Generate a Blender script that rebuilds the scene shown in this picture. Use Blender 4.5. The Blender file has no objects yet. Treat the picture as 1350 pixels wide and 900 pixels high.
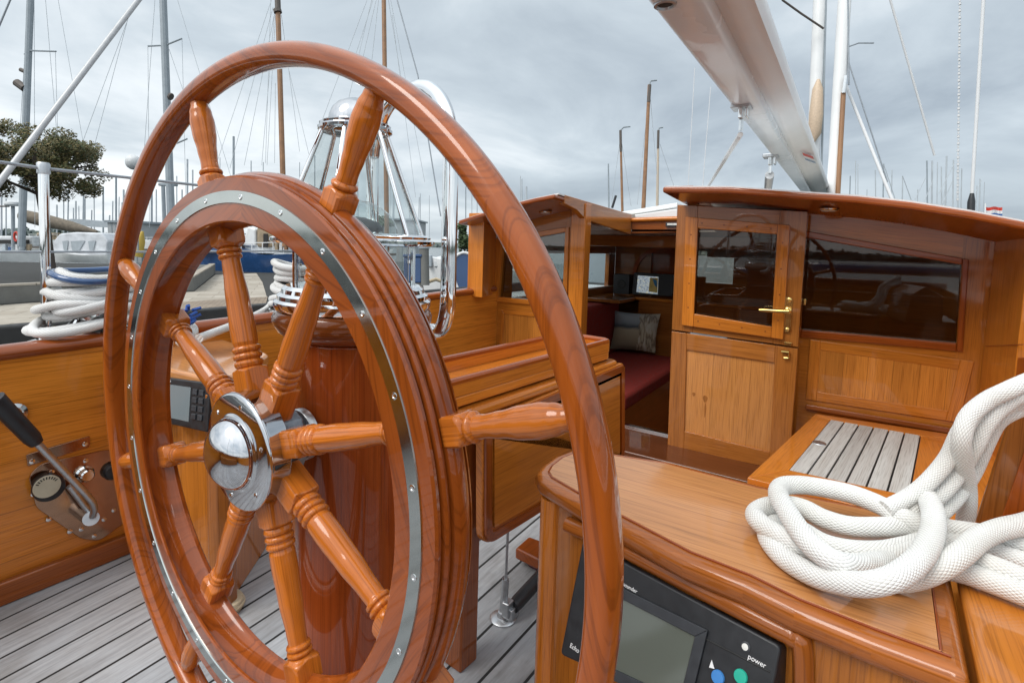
import bpy, bmesh, math, random
from mathutils import Vector as V, Matrix
random.seed(7)
R = math.radians
SC = bpy.context.scene
COL = SC.collection
# ------------------------------------------------------------------ camera model
F, CX, CY, H = 700., 675., 383., .85
YAW, PIT, ROLL = R(33), R(5), R(1.7)
FWD = V((math.cos(YAW)*math.cos(PIT), math.sin(YAW)*math.cos(PIT), -math.sin(PIT)))
_r = V((math.sin(YAW), -math.cos(YAW), 0)); _u = _r.cross(FWD)
RGT = _r*math.cos(ROLL)+_u*math.sin(ROLL); UP = _u*math.cos(ROLL)-_r*math.sin(ROLL)
CAM = V((0, 0, H))
def ray(u, v): return FWD + RGT*((u-CX)/F) - UP*((v-CY)/F)
def onz(u, v, z): r = ray(u, v); return CAM + r*((z-H)/r.z)
def onx(u, v, x): r = ray(u, v); return CAM + r*(x/r.x)
def ony(u, v, y): r = ray(u, v); return CAM + r*(y/r.y)
def atd(u, v, d): return CAM + ray(u, v)*d
def onpl(u, v, p, n): r = ray(u, v); return CAM + r*((p-CAM).dot(n)/r.dot(n))
# ------------------------------------------------------------------ node helpers
def new_mat(name):
    m = bpy.data.materials.new(name); m.use_nodes = True
    nt = m.node_tree; nt.nodes.clear()
    out = nt.nodes.new('ShaderNodeOutputMaterial'); b = nt.nodes.new('ShaderNodeBsdfPrincipled')
    nt.links.new(b.outputs[0], out.inputs[0])
    return m, nt, b
def N(nt, t, **kw):
    n = nt.nodes.new('ShaderNode'+t)
    for k, v in kw.items():
        if k.startswith('i_'):
            key = k[2:]; key = int(key) if key.isdigit() else key.replace('_', ' ')
            s = n.inputs[key]
            if hasattr(v, 'links') or isinstance(v, bpy.types.NodeSocket): nt.links.new(v, s)
            else: s.default_value = v
        else: setattr(n, k, v)
    return n
def math_(nt, op, a, b=None, c=None):
    n = nt.nodes.new('ShaderNodeMath'); n.operation = op
    for i, x in enumerate((a, b, c)):
        if x is None: continue
        if isinstance(x, bpy.types.NodeSocket): nt.links.new(x, n.inputs[i])
        else: n.inputs[i].default_value = x
    return n.outputs[0]
def ramp(nt, fac, stops):
    n = nt.nodes.new('ShaderNodeValToRGB'); nt.links.new(fac, n.inputs[0])
    e = n.color_ramp.elements
    while len(e) < len(stops): e.new(.5)
    for x, (p, c) in zip(e, stops):
        x.position = p; x.color = (c[0], c[1], c[2], 1) if hasattr(c, '__len__') else (c, c, c, 1)
    return n.outputs[0]
def mixc(nt, f, a, b, mode='MIX'):
    n = nt.nodes.new('ShaderNodeMix'); n.data_type = 'RGBA'; n.blend_type = mode
    for s, x in ((n.inputs[0], f), (n.inputs[6], a), (n.inputs[7], b)):
        if isinstance(x, bpy.types.NodeSocket): nt.links.new(x, s)
        elif hasattr(x, '__len__'): s.default_value = (x[0], x[1], x[2], 1)
        else: s.default_value = x
    return n.outputs[2]
def mul(c, k): return tuple(x*k for x in c)
MATS = {}
def wood(name, mid, var=.35, coat=1., rough=.28, streak=1., plank=0, cr=.05):
    """varnished wood: grain runs along UV.x (metres)"""
    m, nt, b = new_mat(name)
    uv = N(nt, 'UVMap').outputs[0]; oi = N(nt, 'ObjectInfo').outputs['Random']
    w = math_(nt, 'MULTIPLY', oi, 61.)
    def nz(sx, sy, det, dist, rough_=.55, woff=0.):
        mp = N(nt, 'Mapping', i_Vector=uv, i_Scale=(sx, sy, 1)).outputs[0]
        ww = math_(nt, 'ADD', w, woff)
        n = N(nt, 'TexNoise', noise_dimensions='4D', i_Vector=mp, i_W=ww, i_Scale=1., i_Detail=det, i_Roughness=rough_, i_Distortion=dist)
        return n.outputs[0]
    g1 = nz(.8, 46, 5, .22); g2 = nz(9, 420, 3, .2, woff=7.); g3 = nz(.6, 9, 2, .25, woff=13.); g4 = nz(3.5, 130, 4, .3, woff=3.)
    dark = mul(mid, 1-var*1.15); dark = (dark[0], dark[1]*.88, dark[2]*.8); lite = (mid[0]*(1+var*.75), mid[1]*(1+var*.95), mid[2]*(1+var*1.05))
    c = ramp(nt, g1, [(.30, dark), (.5, mid), (.72, lite)])
    c = mixc(nt, .55, c, ramp(nt, g4, [(.33, dark), (.55, mid), (.7, lite)]))
    c = mixc(nt, .5, c, ramp(nt, g3, [(.3, mul(mid, .72)), (.5, mid), (.7, mul(lite, 1.08))]))
    c = mixc(nt, .55*streak, c, ramp(nt, g2, [(.36, (.45, .40, .36)), (.5, (1, 1, 1))]), 'MULTIPLY')
    hsv = N(nt, 'HueSaturation', i_Color=c, i_Value=math_(nt, 'ADD', math_(nt, 'MULTIPLY', oi, .22), .89))
    c = hsv.outputs[0]
    if plank:
        sx = N(nt, 'SeparateXYZ', i_0=uv).outputs[1]
        q = math_(nt, 'DIVIDE', sx, plank); fr = math_(nt, 'FRACT', q); fl = math_(nt, 'FLOOR', q)
        wn = N(nt, 'TexWhiteNoise', noise_dimensions='1D', i_W=fl).outputs[0]
        c = N(nt, 'HueSaturation', i_Color=c, i_Value=math_(nt, 'ADD', math_(nt, 'MULTIPLY', wn, .2), .90)).outputs[0]
        seam = math_(nt, 'LESS_THAN', fr, .0009/plank*1.6)
        c = mixc(nt, math_(nt, 'MULTIPLY', seam, .6), c, mul(mid, .2))
    nt.links.new(c, b.inputs['Base Color'])
    b.inputs['Roughness'].default_value = rough
    b.inputs['Coat Weight'].default_value = coat
    wear = nz(5, 9, 4, .4, woff=21.)
    nt.links.new(ramp(nt, wear, [(.35, cr*.35), (.75, cr*1.9)]), b.inputs['Coat Roughness'])
    b.inputs['Coat IOR'].default_value = 1.42; b.inputs['Specular IOR Level'].default_value = .12 if coat else .4
    bp = N(nt, 'Bump', i_Strength=.05, i_Distance=.0006, i_Height=g4)
    nt.links.new(bp.outputs[0], b.inputs['Normal'])
    wob = nz(14, 30, 2, .2, woff=31.)
    bp2 = N(nt, 'Bump', i_Strength=.014, i_Distance=.002, i_Height=wob)
    nt.links.new(bp2.outputs[0], b.inputs['Coat Normal'])
    MATS[name] = m; return m
def plain(name, col, rough=.5, metal=0., coat=0., noise=.12, scale=30., bump=0., spec=.5):
    m, nt, b = new_mat(name)
    oc = N(nt, 'TexCoord').outputs['Object']
    n = N(nt, 'TexNoise', i_Vector=oc, i_Scale=scale, i_Detail=4.).outputs[0]
    nt.links.new(ramp(nt, n, [(.3, mul(col, 1-noise)), (.7, mul(col, 1+noise))]), b.inputs['Base Color'])
    nt.links.new(ramp(nt, n, [(.3, rough*.8), (.7, min(1, rough*1.25))]), b.inputs['Roughness'])
    b.inputs['Metallic'].default_value = metal; b.inputs['Coat Weight'].default_value = coat
    b.inputs['Specular IOR Level'].default_value = spec
    if bump:
        nt.links.new(N(nt, 'Bump', i_Strength=bump, i_Distance=.01, i_Height=n).outputs[0], b.inputs['Normal'])
    MATS[name] = m; return m
def glass(name, tint, refl=1.0, trans=.9):
    m, nt, b = new_mat(name); nt.nodes.remove(b)
    out = [n for n in nt.nodes if n.type == 'OUTPUT_MATERIAL'][0]
    t = N(nt, 'BsdfTransparent', i_Color=(*mul(tint, trans), 1)); g = N(nt, 'BsdfGlossy', i_Color=(1, 1, 1, 1), i_Roughness=.015)
    lw = N(nt, 'LayerWeight', i_Blend=.5).outputs['Facing']
    fr = math_(nt, 'ADD', .04, math_(nt, 'MULTIPLY', math_(nt, 'POWER', lw, 5.), .9))
    mx = N(nt, 'MixShader', i_0=math_(nt, 'MULTIPLY', fr, refl)); nt.links.new(t.outputs[0], mx.inputs[1]); nt.links.new(g.outputs[0], mx.inputs[2])
    nt.links.new(mx.outputs[0], out.inputs[0]); MATS[name] = m; return m
# palette -----------------------------------------------------------
teak = wood('varnished_teak', (.455, .150, .019))
teak_pl = wood('varnished_teak_planks', (.49, .165, .020), plank=.115)
honey = wood('honey_teak', (.50, .180, .030), plank=.075)
frame_w = wood('orange_frame_wood', (.55, .175, .022))
mahog = wood('wheel_mahogany', (.265, .058, .0075), var=.40)
hoopw = wood('hoop_mahogany', (.34, .078, .0095), var=.34)
spokew = wood('spoke_wood', (.475, .130, .0150), var=.42)
redm = wood('dark_red_mahogany', (.25, .048, .0085), var=.42, cr=.025)
brownm = wood('brown_mahogany', (.24, .065, .013), var=.4)
inner = wood('cabin_wood', (.30, .100, .020))
topw = wood('console_top_wood', (.55, .240, .080), var=.2, cr=.09)
hubm = plain('hub_metal', (.56, .57, .59), .07, 1., noise=.08, scale=25)
chrome = plain('chrome', (.86, .87, .88), .035, 1., noise=.03)
steel = plain('polished_steel', (.72, .73, .73), .09, 1., noise=.06, scale=60)
satin = plain('satin_metal', (.50, .52, .54), .38, 1., noise=.1, scale=90)
castm = plain('grey_cast_metal', (.23, .27, .31), .5, .6, noise=.3, scale=120, bump=.1)
brass = plain('brass', (.72, .50, .17), .18, 1., noise=.1)
blackp = plain('black_plastic', (.014, .016, .019), .42, noise=.2, scale=80)
darkgrey = plain('dark_grey_plastic', (.03, .034, .04), .5, noise=.15, scale=80)
rubber = plain('black_rubber', (.012, .012, .012), .6)
lcd = plain('lcd_glass', (.115, .13, .11), .12, noise=.05, scale=5)
lcdblue = plain('lcd_glass_grey', (.17, .205, .22), .2, noise=.05, scale=5)
white = plain('white_paint', (.72, .73, .73), .35, noise=.06, scale=4)
offwhite = plain('worn_white', (.55, .57, .58), .5, noise=.12, scale=6)
greyp = plain('grey_paint', (.33, .37, .40), .5, noise=.1, scale=4)
navy = plain('navy_paint', (.012, .055, .16), .25, coat=.6, noise=.15, scale=3)
bluef = plain('blue_cloth', (.015, .07, .30), .8)
mastgrey = plain('mast_grey', (.27, .31, .34), .4, noise=.1, scale=3)
mastwood = plain('mast_wood', (.28, .145, .07), .45, noise=.2, scale=3)
mastdark = plain('dark_mast', (.10, .085, .075), .6, noise=.2, scale=3)
mastwhite = plain('white_mast', (.75, .76, .76), .35, noise=.05, scale=3)
wire = plain('rigging_wire', (.30, .33, .36), .45, .4)
wirew = plain('white_line', (.62, .63, .64), .8, noise=0.)
bandm = plain('band_steel', (.44, .47, .455), .10, 1., noise=.05, scale=40)
bronze = plain('bronze_plate', (.40, .25, .17), .13, 1., noise=.08, scale=40)
farmast = plain('haze_mast_grey', (.42, .46, .49), .6, noise=.1, scale=1)  # mast grey lightened to paint haze onto far masts and stays
redcl = plain('dark_red_upholstery', (.21, .016, .009), .85, noise=.2, scale=60)
lipw = wood('console_lip_wood', (.36, .105, .017), var=.5)
thrw = wood('dark_threshold_wood', (.11, .032, .010), var=.4)
cream = plain('cream_headliner', (.46, .42, .37), .5, noise=.05)
redp = plain('red_paint', (.55, .05, .03), .5)
yellow = plain('yellow_cover', (.55, .38, .08), .8)
tan = plain('tan_canvas', (.30, .235, .16), .85, noise=.25, scale=4)
taupe = plain('taupe_canvas', (.15, .125, .095), .9, noise=.3, scale=5)
stone = plain('stone_wall', (.33, .31, .28), .9, noise=.25, scale=8)
sailc = plain('white_sail_cover', (.80, .82, .83), .45, noise=.05, scale=3, bump=.12)
boomm = plain('boom_paint_cooled', (.80, .86, .91), .25, coat=.35, noise=.04, scale=3)  # white tinted blue in the colour to cancel warm light bounced off wood
led_lens = plain('lamp_lens', (.7, .7, .66), .2)
ink = plain('white_lettering', (.8, .8, .8), .5, noise=0)
btn_b = plain('blue_button', (.05, .22, .55), .4); btn_g = plain('green_button', (.02, .42, .30), .4)
gdial = plain('dial_face', (.45, .43, .33), .4)
maroon = plain('maroon_leather', (.10, .012, .025), .5)
bark = plain('bark', (.07, .055, .045), .9, noise=.3, scale=20)
glass_c = glass('clear_glass', (.93, .97, .97)); glass_w = glass('window_glass', (.86, .88, .86), refl=1.6); glass_d = glass('dark_window_glass', (.74, .71, .67), refl=.85)
def quay_mat(name, col, grid=None, rough=.9, noise=.2, sc=3.):
    m, nt, b = new_mat(name); oc = N(nt, 'TexCoord').outputs['Object']
    n1 = N(nt, 'TexNoise', i_Vector=oc, i_Scale=sc, i_Detail=8., i_Roughness=.65).outputs[0]
    n2 = N(nt, 'TexNoise', i_Vector=oc, i_Scale=sc*40, i_Detail=3.).outputs[0]
    c = ramp(nt, n1, [(.3, mul(col, 1-noise)), (.7, mul(col, 1+noise))])
    c = mixc(nt, .35, c, ramp(nt, n2, [(.3, mul(col, .6)), (.7, mul(col, 1.3))]))
    if grid:
        mp = N(nt, 'Mapping', i_Vector=oc, i_Rotation=(0, 0, R(grid[2]))).outputs[0]
        br = N(nt, 'TexBrick', i_Vector=mp, i_Scale=1., i_Color1=(1, 1, 1, 1), i_Color2=(.78, .76, .74, 1), i_Mortar=(.4, .38, .36, 1))
        br.inputs['Brick Width'].default_value = grid[0]; br.inputs['Row Height'].default_value = grid[1]; br.inputs['Mortar Size'].default_value = .008
        c = mixc(nt, 1., c, br.outputs[0], 'MULTIPLY')
    nt.links.new(c, b.inputs['Base Color']); b.inputs['Roughness'].default_value = rough; b.inputs['Specular IOR Level'].default_value = .12
    MATS[name] = m; return m
asphalt = quay_mat('asphalt', (.058, .059, .058)); paving = quay_mat('paving', (.42, .385, .33), (.9, .6, 35)); bricks = quay_mat('brick_paving', (.30, .25, .20), (.22, .11, 35))
concrete = quay_mat('concrete', (.17, .17, .16))
def deck_mat():
    m, nt, b = new_mat('weathered_teak_deck'); oc = N(nt, 'TexCoord').outputs['Object']
    s = N(nt, 'SeparateXYZ', i_0=oc)
    q = math_(nt, 'DIVIDE', math_(nt, 'SUBTRACT', s.outputs[1], .7), math_(nt, 'ADD', math_(nt, 'MULTIPLY', s.outputs[0], .16), 1.))
    k = math_(nt, 'DIVIDE', q, .064); fr = math_(nt, 'FRACT', k); fl = math_(nt, 'FLOOR', k)
    wn = N(nt, 'TexWhiteNoise', noise_dimensions='1D', i_W=fl).outputs[0]
    cmb = N(nt, 'CombineXYZ', i_0=math_(nt, 'MULTIPLY', s.outputs[0], 9.), i_1=math_(nt, 'MULTIPLY', q, 110.), i_2=math_(nt, 'MULTIPLY', wn, 40.)).outputs[0]
    g = N(nt, 'TexNoise', i_Vector=cmb, i_Scale=1., i_Detail=6., i_Roughness=.65).outputs[0]
    st = N(nt, 'TexNoise', i_Vector=oc, i_Scale=5., i_Detail=5., i_Roughness=.6).outputs[0]
    c = ramp(nt, g, [(.25, (.23, .235, .245)), (.5, (.335, .35, .37)), (.75, (.42, .44, .465))])
    c = N(nt, 'HueSaturation', i_Color=c, i_Value=math_(nt, 'ADD', math_(nt, 'MULTIPLY', wn, .28), .86)).outputs[0]
    c = mixc(nt, .7, c, ramp(nt, st, [(.32, (.60, .55, .50)), (.47, (.90, .88, .86)), (.6, (1, 1, 1))]), 'MULTIPLY')
    seam = math_(nt, 'LESS_THAN', fr, .085)
    c = mixc(nt, seam, c, (.012, .012, .012))
    nt.links.new(c, b.inputs['Base Color']); b.inputs['Roughness'].default_value = .75
    hgt = math_(nt, 'SUBTRACT', math_(nt, 'MULTIPLY', g, .3), seam)
    nt.links.new(N(nt, 'Bump', i_Strength=.35, i_Distance=.001, i_Height=hgt).outputs[0], b.inputs['Normal'])
    MATS['deck'] = m; return m
deckm = deck_mat()
slatm = wood('weathered_slats', (.50, .475, .44), var=.22, coat=0., rough=.75)
def rope_mat(name, col, n_around=10, per_m=190., bump=1.):
    m, nt, b = new_mat(name); uv = N(nt, 'UVMap').outputs[0]; s = N(nt, 'SeparateXYZ', i_0=uv)
    tw = math.tau
    a = math_(nt, 'MULTIPLY', s.outputs[0], per_m*tw/2); c_ = math_(nt, 'MULTIPLY', s.outputs[1], n_around*tw)
    w1 = math_(nt, 'SINE', math_(nt, 'ADD', a, c_)); w2 = math_(nt, 'SINE', math_(nt, 'SUBTRACT', a, c_))
    h = math_(nt, 'MULTIPLY', w1, w2); h = math_(nt, 'ABSOLUTE', h); h = math_(nt, 'POWER', h, .55)
    oc = N(nt, 'TexCoord').outputs['Object']
    n = N(nt, 'TexNoise', i_Vector=oc, i_Scale=9., i_Detail=8., i_Roughness=.65).outputs[0]
    c = ramp(nt, h, [(.0, mul(col, .70)), (.5, col)])
    c = mixc(nt, .5, c, ramp(nt, n, [(.33, (.74, .71, .65)), (.6, (1, 1, 1))]), 'MULTIPLY')
    nt.links.new(c, b.inputs['Base Color']); b.inputs['Roughness'].default_value = .85
    b.inputs['Sheen Weight'].default_value = .2
    nt.links.new(N(nt, 'Bump', i_Strength=bump, i_Distance=.0018, i_Height=h).outputs[0], b.inputs['Normal'])
    MATS[name] = m; return m
ropem = rope_mat('white_braided_rope', (.80, .80, .775), bump=.6)
ropef = rope_mat('far_rope', (.68, .68, .67), 6, 120., .6)
ropey = rope_mat('hemp_rope', (.55, .45, .30), 6, 120., .6)
# ------------------------------------------------------------------ mesh builder
class MB:
    def __init__(s): s.v = []; s.f = []; s.uv = []; s.ou = random.random()*9; s.ov = random.random()*9
    def face(s, pts, uvs): 
        i = len(s.v); s.v += [V(p) for p in pts]; s.f.append(tuple(range(i, i+len(pts)))); s.uv.append(uvs)
    def _flat(s, idx, g):
        p = [s.v[i] for i in idx]
        n = V((0, 0, 0))
        for a in range(len(p)):
            n += (p[a]-p[0]).cross(p[(a+1) % len(p)]-p[0])
        n = n.normalized() if n.length > 1e-12 else V((0, 0, 1))
        g = V(g); u = g - n*g.dot(n)
        if u.length < .25: u = n.orthogonal()
        u.normalize(); w = n.cross(u)
        return [(q.dot(u)+s.ou, q.dot(w)+s.ov) for q in p]
    def poly(s, idx, g): s.f.append(tuple(idx)); s.uv.append(s._flat(idx, g))
    def prism(s, pts, off, g=(1, 0, 0)):
        """closed polygon + offset vector"""
        n = len(pts); b = len(s.v); off = V(off)
        s.v += [V(p) for p in pts] + [V(p)+off for p in pts]
        nn = V((0, 0, 0))
        for a in range(n): nn += (V(pts[a])-V(pts[0])).cross(V(pts[(a+1) % n])-V(pts[0]))
        fl = nn.dot(off) > 0
        A = list(range(b, b+n)); B = list(range(b+n, b+2*n))
        s.poly(A[::-1] if fl else A, g); s.poly(B if fl else B[::-1], g)
        for a in range(n):
            c = (a+1) % n; q = [A[a], A[c], B[c], B[a]]
            s.poly(q if fl else q[::-1], g)
        return s
    def box(s, lo, hi, g=(1, 0, 0)):
        x0, y0, z0 = lo; x1, y1, z1 = hi
        return s.prism([(x0, y0, z0), (x1, y0, z0), (x1, y1, z0), (x0, y1, z0)], (0, 0, z1-z0), g)
    def obox(s, c, ax, ay, az, hx, hy, hz, g=None):
        c = V(c); ax = V(ax)*hx; ay = V(ay)*hy; az = V(az)*hz
        return s.prism([c-ax-ay-az, c+ax-ay-az, c+ax+ay-az, c-ax+ay-az], az*2, g or ax)
    def tube(s, path, r, seg=12, caps=True, closed=False, ell=None, upv=None):
        """r: number or list; uv = (length, around 0..1*circumference)"""
        path = [V(p) for p in path]; n = len(path); b = len(s.v)
        rr = r if isinstance(r, (list, tuple)) else [r]*n
        tang = []
        for i in range(n):
            if closed: t = path[(i+1) % n]-path[i-1]
            else: t = path[min(i+1, n-1)]-path[max(i-1, 0)]
            tang.append(t.normalized() if t.length > 1e-9 else V((0, 0, 1)))
        x = (V(upv)-tang[0]*V(upv).dot(tang[0])).normalized() if upv else tang[0].orthogonal().normalized()
        L = 0; Ls = []
        for i in range(n):
            if i: L += (path[i]-path[i-1]).length
            Ls.append(L)
            x = (x-tang[i]*x.dot(tang[i]))
            x = x.normalized() if x.length > 1e-6 else tang[i].orthogonal().normalized()
            if upv:
                q = V(upv)-tang[i]*V(upv).dot(tang[i])
                if q.length > 1e-3: x = q.normalized()
            y = tang[i].cross(x)
            for k in range(seg):
                a = math.tau*k/seg; ca, sa = math.cos(a), math.sin(a)
                if ell: ca *= ell[0]; sa *= ell[1]
                s.v.append(path[i]+(x*ca+y*sa)*rr[i])
        rng = n if closed else n-1
        tot = L + ((path[0]-path[-1]).length if closed else 0)
        for i in range(rng):
            j = (i+1) % n; l0 = Ls[i]; l1 = Ls[j] if j else tot
            for k in range(seg):
                k2 = (k+1) % seg
                s.f.append((b+i*seg+k, b+i*seg+k2, b+j*seg+k2, b+j*seg+k))
                v0, v1 = k/seg, (k+1)/seg
                s.uv.append([(l0+s.ou, v0), (l0+s.ou, v1), (l1+s.ou, v1), (l1+s.ou, v0)])
        if caps and not closed:
            for i, rev in ((0, True), (n-1, False)):
                idx = [b+i*seg+k for k in range(seg)]
                s.poly(idx[::-1] if rev else idx, tang[i].orthogonal())
        return s
    def woodtube_uv(s, circ):
        """scale the around coordinate of a tube to metres"""
        s.uv = [[(u, v*circ+s.ov) for u, v in q] if max(abs(v) for u, v in q) <= 1.001 else q for q in s.uv]; return s
    def lathe(s, prof, o, ax, seg=32, radf=None, xv=None, uvaxis=True):
        """prof list of (r, h) along axis ax from o"""
        o = V(o); ax = V(ax).normalized(); x = (V(xv)-ax*V(xv).dot(ax)).normalized() if xv else ax.orthogonal().normalized(); y = ax.cross(x); b = len(s.v)
        for (r, h) in prof:
            for k in range(seg):
                a = math.tau*k/seg; rr = radf(r, h, a) if radf else r
                s.v.append(o+ax*h+(x*math.cos(a)+y*math.sin(a))*rr)
        l = 0
        rm = max(p[0] for p in prof)
        for i in range(len(prof)-1):
            l0 = l; l += math.hypot(prof[i+1][0]-prof[i][0], prof[i+1][1]-prof[i][1])
            for k in range(seg):
                k2 = (k+1) % seg
                s.f.append((b+i*seg+k, b+i*seg+k2, b+(i+1)*seg+k2, b+(i+1)*seg+k))
                a0, a1 = k/seg*math.tau*rm, (k+1)/seg*math.tau*rm
                if uvaxis: s.uv.append([(l0+s.ou, a0+s.ov), (l0+s.ou, a1+s.ov), (l+s.ou, a1+s.ov), (l+s.ou, a0+s.ov)])
                else: s.uv.append([(a0+s.ou, l0+s.ov), (a1+s.ou, l0+s.ov), (a1+s.ou, l+s.ov), (a0+s.ou, l+s.ov)])
        if prof[0][0] > 1e-5: s.poly([b+k for k in range(seg)][::-1], x)
        if prof[-1][0] > 1e-5: s.poly([b+(len(prof)-1)*seg+k for k in range(seg)], x)
        return s
    def ball(s, c, r, seg=12, ax=(0, 0, 1), sq=1.):
        return s.lathe([(max(1e-6, r*math.sin(math.pi*i/8)), -r*sq*math.cos(math.pi*i/8)) for i in range(9)], c, ax, seg)
    def frame(s, outer, inner, off, g=None):
        """picture frame from two 4-gons: four mitred prisms, grain along each side"""
        n = len(outer)
        for a in range(n):
            c = (a+1) % n
            s.ou = random.random()*9; s.ov = random.random()*9
            s.prism([outer[a], outer[c], inner[c], inner[a]], off, g or (V(outer[c])-V(outer[a])).normalized())
        return s
    def bframe(s, outer, inner, off):
        """frame with butt joints: side stiles run the full height (quads given TL, TR, BR, BL)"""
        TL, TR, BR, BL = [V(p) for p in outer]; tl, tr, br, bl = [V(p) for p in inner]
        def ix(p, q, a, b):
            d = (q-p); e = (b-a); n = d.cross(e); t = (a-p).cross(e).dot(n)/n.dot(n); return p+d*t
        a, b_ = ix(TL, TR, tl, bl), ix(BL, BR, tl, bl); c, d = ix(TL, TR, tr, br), ix(BL, BR, tr, br)
        g = V(off).normalized()*.0006
        for q, gr in (([TL, a, b_, BL], BL-TL), ([c, TR, BR, d], BR-TR), ([a+g, c+g, tr+g, tl+g], TR-TL), ([bl+g, br+g, d+g, b_+g], BR-BL)):
            s.ou = random.random()*9; s.ov = random.random()*9
            s.prism(q, off, gr.normalized())
        return s
    def build(s, name, mat, parent=None, bevel=0., angle=35, bseg=2):
        me = bpy.data.meshes.new(name); me.from_pydata([tuple(p) for p in s.v], [], s.f)
        ul = me.uv_layers.new(name='UVMap'); flat = [c for q in s.uv for uv in q for c in uv]
        ul.data.foreach_set('uv', flat)
        me.materials.append(mat); me.validate()
        bm = bmesh.new(); bm.from_mesh(me); bmesh.ops.recalc_face_normals(bm, faces=bm.faces[:]); bm.to_mesh(me); bm.free(); me.update()
        me.shade_smooth(); me.set_sharp_from_angle(angle=R(angle))
        o = bpy.data.objects.new(name, me); COL.objects.link(o)
        if bevel:
            md = o.modifiers.new('bevel', 'BEVEL'); md.width = bevel; md.segments = bseg; md.limit_method = 'ANGLE'; md.angle_limit = R(40); md.harden_normals = True
        if parent is not None: attach(o, parent)
        return o
def attach(o, p):
    o.parent = p; o.matrix_parent_inverse = Matrix.Translation(world_loc(p)).inverted()
def world_loc(p):
    return (world_loc(p.parent) + p.matrix_parent_inverse.translation + p.location) if p.parent else V(p.location)
def thing(name, label, cat, loc=(0, 0, 0), group=None):
    o = bpy.data.objects.new(name, None); COL.objects.link(o); o.location = loc; o.empty_display_size = .1
    o['label'] = label; o['category'] = cat
    if group: o['group'] = group
    return o
def tag(o, label, cat, group=None):
    o['label'] = label; o['category'] = cat
    if group: o['group'] = group
    return o
def struct(o, kind='structure', label=None, cat=None):
    o['kind'] = kind
    if label: o['label'] = label
    if cat: o['category'] = cat
    return o
def text(body, size, mat, o, xdir, ydir, parent, name='lettering', depth=.0004):
    cu = bpy.data.curves.new(name, 'FONT'); cu.body = body; cu.size = size; cu.extrude = depth; cu.resolution_u = 3
    t = bpy.data.objects.new(name+'_tmp', cu); COL.objects.link(t)
    dg = bpy.context.evaluated_depsgraph_get(); dg.update()
    me = bpy.data.meshes.new_from_object(t.evaluated_get(dg)); bpy.data.objects.remove(t)
    x = V(xdir).normalized(); y = (V(ydir)-x*V(ydir).dot(x)).normalized(); z = x.cross(y)
    M = Matrix((x, y, z)).transposed().to_4x4(); M.translation = V(o)
    me.transform(M); me.materials.clear(); me.materials.append(mat)
    ob = bpy.data.objects.new(name, me); COL.objects.link(ob); attach(ob, parent); return ob
def spline(pts, n=8, closed=False):
    pts = [V(p) for p in pts]; out = []; m = len(pts)
    for i in range(m if closed else m-1):
        p0 = pts[i-1] if (closed or i) else pts[0]*2-pts[1]
        p1 = pts[i]; p2 = pts[(i+1) % m]
        p3 = pts[(i+2) % m] if (closed or i+2 < m) else p2*2-p1
        for k in range(n):
            t = k/n
            out.append(.5*((2*p1)+(p2-p0)*t+(2*p0-5*p1+4*p2-p3)*t*t+(3*p1-p0-3*p2+p3)*t**3))
    if not closed: out.append(pts[-1])
    return out
def rpoly(pts, rad, n=5):
    """round the corners of a planar polygon; rad number or list"""
    pts = [V(p) for p in pts]; out = []; m = len(pts)
    for i in range(m):
        r = rad[i] if isinstance(rad, (list, tuple)) else rad
        p = pts[i]; a = pts[i-1]-p; b = pts[(i+1) % m]-p
        if r <= 0: out.append(p); continue
        d = min(r, a.length*.48, b.length*.48); A = p+a.normalized()*d; B = p+b.normalized()*d
        for k in range(n+1):
            t = k/n; out.append(A*(1-t)**2+p*2*t*(1-t)+B*t*t)
    return out
def inset(pts, d):
    """inset a horizontal/planar convex polygon by d towards its centroid, edge-wise"""
    pts = [V(p) for p in pts]; m = len(pts); nn = V((0, 0, 0))
    for a in range(m): nn += (pts[a]-pts[0]).cross(pts[(a+1) % m]-pts[0])
    nn.normalize(); out = []
    for i in range(m):
        e1 = (pts[i]-pts[i-1]).normalized(); e2 = (pts[(i+1) % m]-pts[i]).normalized()
        n1 = nn.cross(e1); n2 = nn.cross(e2); b = n1+n2; b = b/max(.3, b.dot(n1)) if b.length > 1e-6 else n1
        out.append(pts[i]+b*d)
    return out
ZV = V((0, 0, 1)); XV = V((1, 0, 0)); YV = V((0, 1, 0))
# ================================================================== SHIP'S WHEEL
W = V((.3327, .5455, .6132)); az, el = R(177.9), R(-.28)
wn = V((math.cos(az)*math.cos(el), math.sin(az)*math.cos(el), math.sin(el)))      # towards the helmsman
wh = ZV.cross(wn).normalized()*1.; wv = wn.cross(wh)
if wh.y > 0: pass
def wp(r, a, x): return W + (wh*math.cos(a)+wv*math.sin(a))*r + wn*x
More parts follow.
